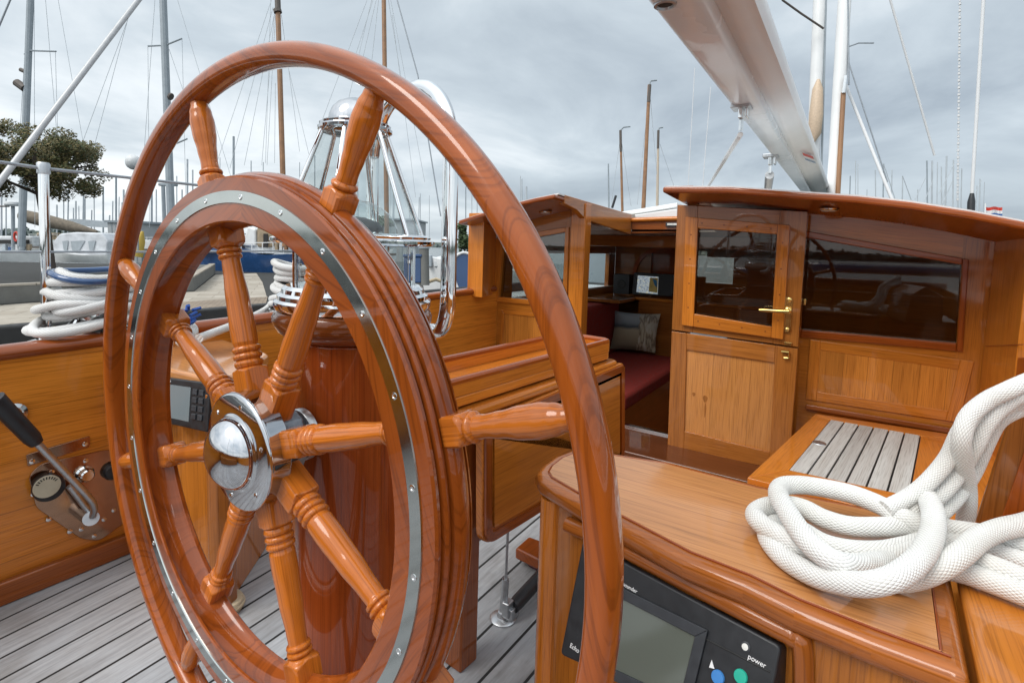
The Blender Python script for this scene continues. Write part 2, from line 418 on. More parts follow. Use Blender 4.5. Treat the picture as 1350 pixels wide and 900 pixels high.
# wh points to starboard (-y) so angle 0 is the right-hand side in the picture
wheel = thing('ships_wheel', 'large varnished wooden ship\'s wheel with eight turned spokes, polished hub and an outer hoop', 'ship\'s wheel', W)
def rim_sweep(prof, r0=0., segs=8, per=20, mats=None):
    """prof: closed list of (r, x). grain follows chords of `segs` joined blocks."""
    m = MB(); nP = len(prof); tot = segs*per
    base = len(m.v)
    for i in range(tot):
        a = math.tau*i/tot + R(17+22.5)
        for (r, x) in prof: m.v.append(wp(r, a, x))
    per_l = [0.]
    for k in range(nP): per_l.append(per_l[-1]+math.hypot(prof[(k+1) % nP][0]-prof[k][0], prof[(k+1) % nP][1]-prof[k][1]))
    offs = [(random.random()*9, random.random()*9) for _ in range(segs)]
    for i in range(tot):
        j = (i+1) % tot; sg = i//per; ou, ov = offs[sg]
        for k in range(nP):
            k2 = (k+1) % nP
            r_a, x_a = prof[k]; r_b, x_b = prof[k2]
            def uvp(ii, rr, pl):
                t = math.tau*((ii-sg*per)/tot) - math.pi/segs       # angle from the block centre
                return (rr*math.sin(t)*1.0+ou, rr*math.cos(t)+pl*.35+ov)
            m.f.append((base+i*nP+k, base+i*nP+k2, base+j*nP+k2, base+j*nP+k))
            m.uv.append([uvp(i, r_a, per_l[k]), uvp(i, r_b, per_l[k+1]), uvp(i+1, r_b, per_l[k+1]), uvp(i+1, r_a, per_l[k])])
    return m
W0 = W.copy(); WR = W + V((0, .002, .001))
# outer hoop: flattened round section
sec = []
for k in range(18):
    a = math.tau*k/18; c, s_ = math.cos(a), math.sin(a)
    e = .74
    sec.append((.42+.0115*math.copysign(abs(c)**e, c), .0142*math.copysign(abs(s_)**e, s_)))
rim_sweep(sec, segs=6, per=28).build('outer_hoop', hoopw, wheel, angle=50)
prof = [(.2515, .030), (.2500, .0285), (.2498, .0255), (.2535, .0235), (.2555, .014), (.2545, .0), (.2515, -.014), (.2500, -.020), (.2480, -.0225), (.2480, -.0285), (.2500, -.030),
        (.288, -.030), (.298, -.028), (.3025, -.0245), (.3030, -.0215), (.3010, -.0205), (.3055, -.017), (.3085, -.009), (.3095, .0), (.3085, .008), (.3055, .0135), (.3015, .0165), (.3020, .0185),
        (.3005, .0215), (.2975, .0225), (.2975, .0275), (.2955, .030)]
W = WR; prof = [(.2515, .0285), (.2500, .0272), (.2498, .0250), (.2530, .0238), (.2548, .016), (.2540, .008), (.2515, .0), (.2500, -.004), (.2482, -.0055), (.2482, -.0095), (.2500, -.0110),
        (.282, -.0150), (.293, -.0155), (.2975, -.0135), (.2990, -.0105), (.2960, -.0098), (.2955, -.0088), (.2990, -.0078), (.3025, -.0045), (.3042, .0015), (.3035, .0070), (.3005, .0112), (.2962, .0124), (.2958, .0136), (.2990, .0146),
        (.2998, .0176), (.2985, .0200), (.2945, .0210), (.2942, .0222), (.2968, .0230), (.2972, .0262), (.2955, .0285)]; rimo = rim_sweep(prof, segs=8, per=24).build('rim', mahog, wheel, angle=33)

bprof = [(.2692, .0275), (.2698, .0298), (.2820, .0298), (.2826, .0275)]
band = rim_sweep(bprof, segs=8, per=24).build('metal_band', bandm, wheel, angle=30)
for i in range(24):
    a = math.tau*i/24+R(17+7.5)
    m = MB(); o = wp(.2759, a, .0298)
    m.lathe([(.0030, 0), (.0029, .0004), (.0016, .0006), (.0012, .0002), (.0001, .0002)], o, wn, 12)
    m.build('screw', steel, band)
# spokes
def smooth_turn(keys, L0, L1, n):
    out = []
    for i in range(n+1):
        h = L0+(L1-L0)*i/n
        for j in range(len(keys)-1):
            if keys[j][0] <= h <= keys[j+1][0]:
                t = (h-keys[j][0])/max(1e-9, keys[j+1][0]-keys[j][0]); t = t*t*(3-2*t)
                out.append((keys[j][1]*(1-t)+keys[j+1][1]*t, h)); break
    return out
def sq_fun(sq, ch):
    def f(r, h, a):
        c, s_ = abs(math.cos(a)), abs(math.sin(a))
        q = min(sq/max(c, s_, 1e-6), ch/max(1e-6, (c+s_)/math.sqrt(2)))
        for (h0, h1) in BLK:
            if h0 <= h <= h1: return min(r, q)
        return r
    return f
def bead(keys, h, r, w): keys += [(h-w, r-.0032), (h-w*.55, r-.0006), (h, r), (h+w*.55, r-.0006), (h+w, r-.0032)]
keys = [(.046, .024), (.080, .024), (.0865, .0195), (.0905, .0142)]
for h in (.0945, .1025, .1105): bead(keys, h, .0155, .0040)
keys += [(.1155, .0128), (.119, .0137), (.135, .0139), (.17, .0127), (.205, .0104), (.2165, .0100)]
bead(keys, .2200, .0130, .0032); bead(keys, .2265, .0136, .0034)
keys += [(.2305, .0128), (.236, .0190), (.240, .0230), (.2565, .0230)]
keys = sorted(keys)
BLK = [(.046, .0905), (.2303, .257)]
WS = W0+V((0, .004, .002))-wn*.006
for i in range(8):
    a = R(17+45*i); d = wh*math.cos(a)+wv*math.sin(a)
    m = MB(); m.lathe(smooth_turn(keys, .046, .2555, 230), WS, d, 40, sq_fun(.0150, .0196), xv=wn)
    m.build('spoke', spokew, wheel, angle=40)
hk = [(.2980, .018), (.312, .018), (.316, .0140), (.319, .0108)]
bead(hk, .3226, .0126, .0034)
hk += [(.3265, .0096), (.334, .0092), (.350, .0104), (.370, .0126), (.384, .0131), (.396, .0118), (.406, .0094), (.413, .0080)]
hk = sorted(hk)
BLK = [(.297, .322)]
for i in range(8):
    a = R(17+45*i); d = wh*math.cos(a)+wv*math.sin(a)
    m = MB(); m.lathe(smooth_turn(hk, .2985, .413, 120), W, d, 36, sq_fun(.0125, .0166), xv=wn)
    m.build('handle', spokew, wheel, angle=40)
# hub
W = W0+V((0, .005, .003)) - wn*.020
m = MB(); capp = [(.0545, .018), (.0552, .0195), (.0552, .036), (.0558, .0375), (.0562, .0395), (.0556, .0415), (.0535, .0428), (.0375, .0435), (.0360, .0440), (.0345, .0455)] + [(.0340*math.cos(R(t)), .0455+.0245*math.sin(R(t))) for t in range(0, 90, 6)] + [(.0003, .0700)]; capp = [(r*1.16, x*1.04) for r, x in capp]; m.lathe(capp, W, wn, 64)
cap = m.build('hub_cap', hubm, wheel, angle=50)
for i in range(6):
    a = math.tau*i/6+.3; o = wp(.0535, a, .0448)
    mm = MB(); mm.lathe([(.0026, 0), (.0024, .0008), (.001, .001)], o, wn, 10); mm.build('cap_screw', steel, cap)
m = MB(); m.lathe([(.0500, .0178), (.0500, -.010), (.047, -.013), (.018, -.014), (.016, -.020)], W, wn, 8, xv=wh*math.cos(R(17+22.5))+wv*math.sin(R(17+22.5)), uvaxis=False)
m.build('hub_boss', castm, wheel, bevel=.0012)
m = MB(); m.lathe([(.009, -.018), (.009, -.040)], W, wn, 20); m.build('shaft', steel, wheel)
# ================================================================== PEDESTAL
PX, PY = .476, .558
ped = thing('steering_pedestal', 'dark red mahogany steering pedestal standing behind the wheel', 'pedestal', (PX, PY, 0))
m = MB(); m.lathe([(.128, .0), (.128, .05), (.120, .062), (.098, .075), (.086, .12), (.081, .25), (.079, .45), (.079, .722)], (PX, PY, .0), ZV, 12, xv=(math.cos(R(15+12)), math.sin(R(15+12)), 0))
m.build('column', redm, ped, bevel=.004)
m = MB(); m.lathe([(.079, .722), (.088, .726), (.096, .733), (.101, .742), (.102, .750), (.099, .757), (.094, .760)], (PX, PY, 0), ZV, 48, uvaxis=False)
m.build('top_moulding', brownm, ped, angle=60)
fo = W0 - wn*.052 + V((0, .004, .001)); 
fl = MB().lathe([(.0310, -.006), (.0310, .0015), (.0300, .003), (.0125, .0032), (.0125, .006), (.011, .0065)], fo, wn, 40).build('shaft_flange', satin, ped, angle=40)
m = MB(); m.box((-.0022, -.003, 0), (.0022, .006, .0012)); 
for i, v in enumerate(m.v): m.v[i] = fo + wh*v.x + wv*(v.y+.021) + wn*(v.z+.0024)
m.build('slot', rubber, fl)
for t in (-40, 80, 200):
    MB().lathe([(.003, 0), (.0028, .001), (.001, .0014)], fo+(wh*math.cos(R(t))+wv*math.sin(R(t)))*.0225+wn*.003, wn, 10).build('bolt', steel, fl)
# ================================================================== BINNACLE COMPASS
BZ = .760
bn = thing('binnacle_compass', 'polished binnacle compass with sloping glass skylight and a domed cap standing on the pedestal', 'compass', (PX, PY, BZ))
MB().lathe([(.098, 0), (.100, .004), (.100, .010), (.096, .013), (.096, .018), (.091, .021), (.090, .026), (.085, .030), (.062, .031)], (PX, PY, BZ), ZV, 64).build('base_ring', chrome, bn, angle=30)
MB().lathe([(.070, .0), (.070, .052)], (PX, PY, BZ+.031), ZV, 40).build('glass_cylinder', glass_c, bn, angle=40)
for i in range(6):
    a = math.tau*i/6+.25
    MB().tube([(PX+.075*math.cos(a), PY+.075*math.sin(a), BZ+.03), (PX+.075*math.cos(a), PY+.075*math.sin(a), BZ+.084)], .0035, 10).build('post', chrome, bn)
MB().lathe([(.001, .0), (.046, .002), (.050, .012), (.048, .030), (.044, .034), (.001, .035)], (PX, PY, BZ+.031), ZV, 32).build('compass_bowl', satin, bn, angle=40)
MB().lathe([(.072, 0), (.100, .0015), (.1035, .004), (.1035, .0075), (.098, .010), (.0985, .0125), (.094, .015), (.086, .016)], (PX, PY, BZ+.082), ZV, 64).build('skylight_frame', chrome, bn, angle=30)
zb, zt, rb, rt = BZ+.097, BZ+.226, .092, .041
m = MB(); m.lathe([(rb-.003, 0), (rt-.002, zt-zb)], (PX, PY, zb), ZV, 6, xv=(math.cos(.55), math.sin(.55), 0))
sk = m.build('skylight_glass', glass_c, bn, angle=10)
for i in range(6):
    a = .55+math.tau*i/6; c, s_ = math.cos(a), math.sin(a)
    MB().tube([(PX+rb*c, PY+rb*s_, zb-.002), (PX+rt*c, PY+rt*s_, zt+.002)], .0031, 12).build('glazing_bar', chrome, bn)
MB().lathe([(.036, 0), (.0425, .001), (.0465, .0035), (.0470, .0065), (.0445, .009), (.0450, .0115), (.041, .014), (.034, .0155)], (PX, PY, zt-.001), ZV, 48).build('cap_flange', hubm, bn, angle=30)
MB().lathe([(.034, 0), (.033, .008), (.029, .017), (.022, .024), (.012, .0285), (.0005, .030)], (PX, PY, zt+.0145), ZV, 40).build('dome', hubm, bn, angle=60)
# compass globe inside the skylight
MB().lathe([(.055*math.cos(R(t)), .045*math.sin(R(t))) for t in range(0, 90, 10)]+[(.0005, .045)], (PX, PY, zb), ZV, 32).build('compass_globe', glass_c, bn, angle=60)
MB().lathe([(.001, 0), (.034, .002), (.036, .006), (.030, .014), (.012, .020), (.001, .021)], (PX, PY, zb+.002), ZV, 32).build('compass_card', darkgrey, bn, angle=40)
# ================================================================== GUARD HOOP
ga = onz(588, 330, .85); gdir = V((.085, .255, 0)).normalized(); ga = V((.583, .487, 0))
pts = []
Wd = .262; zt2 = 1.083; rad = .105
def gp(s_, z): q = ga+gdir*s_; return V((q.x, q.y, z))
pts += [gp(.055, .715), gp(.020, .722), gp(.004, .745), gp(0, .775), gp(0, .85), gp(0, .92), gp(0, zt2-rad)]
for t in range(15, 91, 15): pts.append(gp(rad-rad*math.cos(R(t)), zt2-rad+rad*math.sin(R(t))))
for t in range(90, 181, 15): pts.append(gp(Wd-rad-rad*math.cos(R(t)), zt2-rad+rad*math.sin(R(t))))
pts += [gp(Wd, .85), gp(Wd, .775), gp(Wd-.004, .745), gp(Wd-.02, .722), gp(Wd-.055, .715)]
gh = MB().tube(spline(pts, 5), .0112, 20).build('guard_hoop', chrome); tag(gh, 'polished tubular guard hoop arching over the binnacle compass', 'guard rail')
# ================================================================== COCKPIT TABLE
nA, nB, fA, fB = onz(598, 505, .6), onz(807, 449, .6), onz(588, 473, .6), onz(768, 441, .6)
td = (nB-nA).normalized(); tn = ZV.cross(td)
wtab = .155
P00 = nA - td*.03; P10 = nB; P11 = nB + tn*wtab; P01 = P00 + tn*wtab
tbl = thing('cockpit_table', 'varnished drop-leaf cockpit table with a raised tray edge forward of the wheel', 'table', (P00.x+.25, P00.y, 0))
def slab(poly, z0, z1, rad, mat, name, par, g=XV, bev=.003, seg=2):
    p = rpoly([V((q.x, q.y, z0)) for q in poly], rad)
    return MB().prism(p, (0, 0, z1-z0), g).build(name, mat, par, bevel=bev, bseg=seg)
quad = [P00, P10, P11, P01]
slab(quad, .552, .572, .025, frame_w, 'table_top', tbl, td)
big = inset(quad, -.018); slab(big, .528, .548, .03, frame_w, 'lower_moulding', tbl, td, .007, 3)
# raised edge
o_ = rpoly(quad, .022, 6); i_ = rpoly(inset(quad, .013), .012, 6)
m = MB(); n = len(o_)
for k in range(n):
    c = (k+1) % n
    for (q0, q1) in ((o_, i_),):
        m.prism([V((q0[k].x, q0[k].y, .5725)), V((q0[c].x, q0[c].y, .5725)), V((q1[c].x, q1[c].y, .5725)), V((q1[k].x, q1[k].y, .5725))], (0, 0, .026), q0[c]-q0[k])
m2 = MB().tube([V((.5*(a.x+b.x), .5*(a.y+b.y), .599)) for a, b in zip(o_, i_)], .0078, 10, closed=True)
m2.woodtube_uv(.05).build('rail_cap', mahog, tbl)
m.build('tray_edge', frame_w, tbl)
p0 = big[0]+(-tn)*.004; 
def lf(u, v): return onpl(u, v, V((p0.x, p0.y, 0)), tn)
leaf = rpoly([lf(636, 556), lf(822, 478), lf(822, 606), lf(636, 722)], [.004, .01, .03, .035], 6)
lv = MB().prism(leaf, tn*.018, td).build('drop_leaf', frame_w, tbl, bevel=.004)
li = inset(leaf, .022); lo = inset(leaf, .004)
m = MB(); n = len(leaf)
for k in range(n):
    c = (k+1) % n; m.prism([lo[k], lo[c], li[c], li[k]], -tn*.006, (leaf[c]-leaf[k]).normalized())
m.build('leaf_moulding', mahog, lv, bevel=.0025)
MB().prism([q-tn*.002 for q in inset(leaf, .030)], -tn*.0025, td).build('leaf_panel', teak, lv, bevel=.002)
lf2 = [q+tn*(wtab+.05) for q in leaf]; MB().prism(lf2, tn*.018, td).build('drop_leaf', frame_w, tbl, bevel=.004)
pc = V((.80, .615, 0)); MB().prism([pc+(-td*.02-tn*.016), pc+(td*.03-tn*.016), pc+(td*.03+tn*.03), pc+(-td*.02+tn*.03)], (0, 0, .528), ZV).build('table_support', brownm, tbl, bevel=.004)
# ================================================================== COCKPIT FLOOR
m = MB(); m.box((-1.7, -.7, -.04), (2.30, 1.78, 0)); fl_ = m.build('cockpit_floor', deckm); struct(fl_)
# deck socket with black lever under the table
sk0 = onz(663, 815, 0)
ds = thing('deck_socket', 'round metal deck fitting with a thin upright rod on the teak cockpit floor', 'deck fitting', sk0)
MB().lathe([(.030, 0), (.030, .003), (.026, .006), (.014, .008), (.012, .018), (.004, .020)], sk0, ZV, 28).build('base_plate', satin, ds, angle=30)
top = onpl(671, 705, sk0, V((FWD.x, FWD.y, 0)).normalized()); mid = sk0.lerp(top, .48)
MB().tube([sk0+ZV*.012, mid], [.009, .008], 12).build('turnbuckle', satin, ds)
MB().tube([mid, top+ZV*.25], .0032, 8).build('rod', satin, ds)
MB().obox(sk0+V((.0, -.012, .030)), XV, YV, ZV, .012, .009, .018).build('clevis', satin, ds, bevel=.003)
lev = thing('bilge_pump_lever', 'black rubber gripped lever lying on the teak floor beside the deck fitting', 'lever', onz(690, 790, .04))
a_ = onz(676, 800, .03); b_ = onz(735, 735, .03)
MB().tube([a_, a_.lerp(b_, .1), b_], [.014, .0165, .0165], 16).build('grip', blackp, lev, angle=40)
MB().obox(a_+V((.0, .004, -.012)), (b_-a_).normalized(), ZV.cross(b_-a_).normalized(), ZV, .016, .012, .014).build('clamp', satin, lev, bevel=.003)
fc = thing('wooden_footrest', 'small varnished wooden footrest with maroon leather edge on the cockpit floor', 'footrest', onz(712, 730, 0))
q = [onz(679, 722, .05), onz(697, 706, .05), onz(760, 728, .05), onz(740, 752, .05)]
MB().prism(q, (0, 0, -.03), td).build('board', mahog, fc, bevel=.006)
q = [onz(690, 726, .02), onz(750, 750, .02), onz(765, 775, .02), onz(697, 738, .02)]
MB().prism(q, (0, 0, -.019), td).build('leather_edge', maroon, fc, bevel=.005)
# ================================================================== PORT COAMING + SIDE DECK
cy = 1.585; ct = .585
def ctz(x): return .570+.022*x
coam = thing('cockpit_coaming', 'varnished teak cockpit coaming with rounded cap rail running along the far side of the cockpit', 'coaming', (.5, cy, 0))
MB().prism([(-1.7, cy, 0), (2.30, cy, 0), (2.30, cy, ctz(2.3)-.012), (-1.7, cy, ctz(-1.7)-.012)], (0, .03, 0), XV).build('coaming_board', teak_pl, coam)
m = MB(); m.tube([(-1.7, cy+.018, ctz(-1.7)-.006), (2.28, cy+.018, ctz(2.28)-.006)], .030, 20, ell=(1., .62), upv=YV); m.woodtube_uv(.16).build('cap_rail', mahog, coam)
MB().box((-1.7, cy-.022, .0), (2.29, cy-.0005, .055)).build('skirting_board', brownm, coam, bevel=.006)
st = thing('aft_coaming', 'varnished cockpit coaming closing the after end of the cockpit', 'coaming', (-1.7, .5, 0))
MB().box((-1.74, -.7, 0), (-1.705, 1.78, .57), YV).build('coaming_board', teak_pl, st)
MB().tube([(-1.72, -.7, .575), (-1.72, 1.78, .575)], .03, 16).woodtube_uv(.18).build('cap_rail', mahog, st)
MB().box((-1.60, -.3, .0), (-1.25, 1.3, .36), YV).build('helm_seat', teak, st, bevel=.01)
m = MB(); m.box((-2.6, cy+.031, .40), (4.5, 2.20, .50)); struct(m.build('side_deck', offwhite), 'structure')
m = MB(); m.box((-2.6, -1.35, .40), (4.5, -.705, .50)); struct(m.build('side_deck', offwhite), 'structure')  # starboard deck, out of view, added to bounce white light onto the boom
m = MB(); m.box((-2.6, 2.12, .5005), (4.5, 2.18, .56)); tag(m.build('toe_rail', rubber, bevel=.01), 'low black toe rail along the outer edge of the side deck', 'rail')
# port console
PZ = .54
pcx = [onz(100, 452, PZ), onz(158, 467, PZ), onz(227, 488, PZ), onz(295, 502, PZ), onz(357, 466, PZ), onz(331, 455, PZ)]
pcx[0].y = cy-.001; pcx[5].y = cy-.001; pcx[1].y = min(pcx[1].y, cy-.03)
pcx = [V((pcx[1].x, cy-.001, PZ)), pcx[2], pcx[3], pcx[4], V((pcx[4].x+.03, cy-.001, PZ))]
ins = thing('instrument_console', 'varnished console with a pale top and display screens against the far coaming', 'console', (pcx[1].x, pcx[1].y, 0))
tp = rpoly(pcx, [0, 0, .03, .03, 0]); MB().prism([q-ZV*.03 for q in tp], (0, 0, .03), YV).build('console_top', topw, ins, bevel=.011, bseg=4)
bd = inset(pcx, .016); bd[0].y = bd[-1].y = cy-.002
MB().prism([V((q.x, q.y, 0)) for q in bd], (0, 0, PZ-.031), ZV).build('console_body', teak, ins, bevel=.003)
m = MB(); a_ = bd[2]; m.lathe([(.030, 0), (.030, PZ-.032)], (a_.x-.002, a_.y+.008, 0), ZV, 8); m.build('corner_post', inner, ins, bevel=.003)
m = MB(); m.lathe([(.040, .0), (.046, .012), (.040, .024)], (a_.x-.002, a_.y+.008, 0), ZV, 24); m.build('collar', ropey, ins)
pn = ZV.cross((bd[2]-bd[1]).normalized()).normalized()
if pn.x > 0: pn = -pn
def display(name, label, px, base, nrm, tilt, mat_scr, group, scr, keys=None, th=.03):
    n_ = (nrm*math.cos(tilt)+ZV*math.sin(tilt)).normalized()
    q = [onpl(u, v, base, n_) for u, v in px]
    t = thing(name, label, 'display', (q[0]+q[2])/2, group)
    MB().prism(rpoly([p-n_*th for p in q], .006, 4), n_*th, XV).build('housing', blackp, t, bevel=.003)
    def uvq(a, b):
        top_ = q[0].lerp(q[1], a); bot = q[3].lerp(q[2], a); return top_.lerp(bot, b)
    x0, y0, x1, y1 = scr
    MB().prism([uvq(x0, y0), uvq(x1, y0), uvq(x1, y1), uvq(x0, y1)], n_*.0012, XV).build('screen', mat_scr, t)
    return t, uvq, n_
base = bd[1]+pn*.03; base.z = .5
t, uvq, n_ = display('instrument_display', 'dark grey instrument display with rows of keys, seen through the spokes beside the hub', [(215, 497), (277, 505), (273, 570), (211, 556)], base, pn, R(10), lcdblue, 'instrument displays on the console', (.05, .14, .62, .86))
for r_ in range(4):
    for c_ in range(2):
        c0 = uvq(.72+.13*c_, .22+.17*r_); MB().obox(c0+n_*.001, (uvq(1, .5)-uvq(0, .5)).normalized(), (uvq(.5, 1)-uvq(.5, 0)).normalized(), n_, .0075, .006, .002).build('key', darkgrey, t, bevel=.001)
text('ooo', .012, ink, uvq(.06, .10)+n_*.0005, uvq(1, .5)-uvq(0, .5), uvq(.5, 0)-uvq(.5, 1), t)
t, uvq, n_ = display('instrument_display', 'dark grey instrument display half hidden between the hoop and the rim of the wheel', [(150, 486), (208, 496), (204, 560), (150, 550)], base, pn, R(10), lcdblue, 'instrument displays on the console', (.1, .14, .9, .9))
text('ooo', .012, ink, uvq(.28, .10)+n_*.0005, uvq(1, .5)-uvq(0, .5), uvq(.5, 0)-uvq(.5, 1), t)
# engine control panel
ep = thing('engine_control_panel', 'polished steel engine control panel with dial and long black handled lever on the coaming', 'control panel', ony(95, 650, cy))
def cp(u, v, o=0.): return ony(u, v, cy-o)
MB().prism(rpoly([cp(37, 627, .001), cp(52, 611, .001), cp(140, 592, .001), cp(185, 600, .001), cp(180, 676, .001), cp(130, 712, .001), cp(106, 709, .001), cp(47, 668, .001)], .012), (0, -.004, 0), XV).build('plate', bronze, ep, bevel=.001)
MB().prism(rpoly([cp(34, 599, .001), cp(118, 574, .001), cp(118, 588, .001), cp(36, 614, .001)], .003), (0, -.003, 0), XV).build('name_plate', bronze, ep, bevel=.0008)
for u, v in ((44, 651), (68, 622), (64, 684), (92, 700), (107, 697), (113, 607), (124, 706), (150, 672), (137, 684), (42, 608), (112, 585)):
    MB().lathe([(.006, 0), (.0055, .002), (.002, .003)], cp(u, v, .0045), -YV, 12).build('screw', steel, ep)
m = MB(); m.lathe([(.030, 0), (.031, .016), (.029, .020), (.027, .0205)], cp(62, 641, .005), -YV, 32); dl = m.build('dial', blackp, ep, angle=40)
MB().lathe([(.0265, 0), (.026, .0012), (.0005, .0013)], cp(62, 641, .0255), -YV, 32).build('dial_face', gdial, dl, angle=40)
for k in range(9):
    a = R(30+15*k); c0 = cp(62, 641, .0268); MB().obox(c0+V((math.cos(a), 0, math.sin(a)))*.020, V((math.cos(a), 0, math.sin(a))), YV, V((-math.sin(a), 0, math.cos(a))), .003, .0004, .0011).build('dial_mark', rubber, dl)
MB().lathe([(.019, 0), (.020, .004), (.016, .008), (.015, .022), (.012, .025)], cp(111, 624, .005), -YV, 28).build('knob', steel, ep, angle=30)
MB().lathe([(.020, 0), (.022, .010), (.018, .018), (.010, .02)], cp(147, 620, .005), -YV, 20).build('key_switch', blackp, ep, angle=40)
b0 = cp(120, 683, .005); b1 = cp(120, 683, .055)
MB().tube([b0, b1], .017, 20).build('lever_boss', satin, ep)
b1 = cp(122, 680, .062)
lv_pts = [b1-V((0, .0, .0)), cp(124, 667, .085), cp(112, 650, .10), cp(45, 580, .12)]
MB().tube(spline(lv_pts, 6), .0075, 14).build('lever_arm', satin, ep)
MB().tube([cp(48, 584, .119), cp(42, 577, .12), cp(-8, 525, .135)], [.013, .0165, .018], 16).build('lever_grip', blackp, ep, angle=45)
MB().tube([cp(119, 676, .03), cp(92, 640, .03)], .008, 12).build('lever_stub', satin, ep)
MB().lathe([(.024, 0), (.024, .006), (.016, .009), (.014, .003), (.001, .003)], cp(18, 545, .001), -YV, 24).build('socket_ring', steel, ep, angle=40)
# ================================================================== WINCHES + ROPES ON THE PORT COAMING
def winch(name, label, c, r, h):
    t = thing(name, label, 'winch', c, 'sheet winches on the far coaming')
    MB().lathe([(r*1.5, 0), (r*1.55, h*.06), (r*1.2, h*.12), (r*1.05, h*.2)], c, ZV, 40).build('base', chrome, t, angle=35)
    MB().lathe([(r*1.05, h*.2), (r*.86, h*.3), (r*.82, h*.62), (r*.98, h*.74), (r*1.15, h*.8), (r*1.15, h*.86), (r*.8, h*.9), (r*.3, h*.92), (r*.28, h), (.001, h)], c, ZV, 40).build('drum', chrome, t, angle=35)
    return t
def loop(c, a, b, ang, z, wob, ph=0., n=40):
    pts = []
    for k in range(n):
        t = math.tau*k/n
        w_ = 1+wob*math.sin(2*t+ph)+wob*.6*math.sin(3*t+ph*2)
        x, y = a*w_*math.cos(t), b*w_*math.sin(t)
        pts.append(V((c.x+x*math.cos(ang)-y*math.sin(ang), c.y+x*math.sin(ang)+y*math.cos(ang), c.z+z+.010*math.sin(t+ph)+.006*math.sin(2*t+ph*3))))
    return pts
c1 = ony(128, 447, cy+.12); c1.z = .587
winch('sheet_winch', 'polished winch almost hidden under a tall coil of rope beside the stanchion', c1, .055, .11)
cl = thing('rope_coil', 'tall stack of white rope loops heaped over the winch beside the stanchion', 'rope', c1)
rnd = random.Random(3)
spec = [(.135, .10, .02), (.13, .095, .045), (.115, .09, .075), (.12, .085, .10), (.10, .085, .122), (.105, .08, .145), (.10, .085, .168), (.108, .09, .19), (.10, .08, .213), (.085, .07, .232)]
pp = []
for i, (a, b, z) in enumerate(spec):
    z *= .60
    pp += loop(c1+V((rnd.uniform(-.018, .018), rnd.uniform(-.015, .015), 0)), a*rnd.uniform(.9, 1.08), b, .6+rnd.uniform(-.2, .2), z, .10, rnd.random()*6, 30)[:]
MB().tube(spline([p+V((0, 0, .013*(k % 30)/30)) for k, p in enumerate(pp)], 2), .0108, 10).build('coil', ropef, cl, angle=60)
MB().tube(loop(c1, .10, .08, .6, .152, .05, 1., 24), .008, 8, closed=True).build('dark_strop', navy, cl, angle=60)
tl = onz(225, 425, .60)
MB().tube(spline([c1+V((.13, .0, .03)), onz(215, 420, .61), onz(243, 425, .62), onz(255, 437, .60), onz(238, 450, .58), onz(256, 455, .55), onz(250, 470, .52)], 6), .012, 10).build('tail', ropef, cl, angle=60)
m = MB()
for k in range(26):
    a = rnd.random()*6.28; p = onz(243, 420, .64)+V((rnd.uniform(-.02, .02), rnd.uniform(-.02, .02), rnd.uniform(-.02, .02)))
    m.tube([p, p+V((math.cos(a)*.02, math.sin(a)*.02, rnd.uniform(0, .02)))], .004, 5)
tag(m.build('blue_whipping', bluef), 'tuft of blue yarn beside the white rope on the far cap rail', 'yarn')
c2 = ony(392, 408, cy+.10); c2.z = .587
winch('sheet_winch', 'polished winch with white rope wound round its drum left of the binnacle', c2, .062, .17)
cl = thing('rope_coil', 'white rope turns wound on the winch left of the binnacle', 'rope', c2)
pp = []
for i, (a, b, z) in enumerate([(.085, .085, .035), (.082, .082, .055), (.08, .08, .075), (.067, .067, .098), (.066, .066, .12), (.07, .07, .143), (.078, .076, .160)]):
    pp += loop(c2, a, b, 0, z, .02, rnd.random()*6, 26)
MB().tube(spline(pp, 2), .0115, 10).build('turns', ropef, cl, angle=60)
MB().tube(spline([c2+V((-.05, .07, .03)), onz(350, 408, .592), onz(318, 424, .592), onz(262, 446, .592)], 8), .011, 10).build('tail', ropef, cl, angle=60)
# ================================================================== STANCHION + LIFELINES
sy = 1.73
s0 = ony(62, 446, sy); s1 = ony(57, 216, sy)
sn = thing('stanchion', 'polished upright rail stanchion at the edge of the far coaming', 'stanchion', s0)
MB().tube([s0, s1], .0108, 20).build('post', chrome, sn)
MB().lathe([(.012, -.026), (.0138, -.024), (.0138, .0), (.012, .003)], s1, ZV, 20).build('top_cap', satin, sn)
MB().lathe([(.05, -.02), (.05, -.008), (.022, .0), (.02, .03)], s0, ZV, 24).build('foot', chrome, sn, angle=40)
for nm, p in (('upper', [ony(-60, 205, sy), ony(57, 222, sy), ony(250, 243, sy), ony(420, 262, sy)]), ('lower', [ony(-60, 332, sy), ony(60, 332, sy), ony(250, 332, sy), ony(420, 330, sy)])):
    o = MB().tube(p, .0042 if nm == 'upper' else .003, 10).build('lifeline', wire); tag(o, nm+' wire lifeline running through the polished stanchion', 'lifeline', 'lifelines')
bs = MB().tube([atd(-60, 318, 1.7), atd(240, -75, 2.6)], .0105, 14).build('backstay_tube', plain('stay_grey', (.42, .43, .44), .45, .3)); tag(bs, 'grey stay tube slanting up across the tree at the far left', 'stay')
# ================================================================== DECKHOUSE
BX = 2.30
dh = thing('deckhouse', 'varnished wooden deckhouse with an open companionway, overhanging roof and large dark windows', 'deckhouse', (BX, .6, 0))
def bx(u, v, x=BX): return onx(u, v, x)
T = V((.03, 0, 0))
def pane_in(parent, pts, mat=glass_d, name='pane', off=.012): return MB().prism([p+V((off, 0, 0)) for p in pts], (.004, 0, 0), YV).build(name, mat, parent)
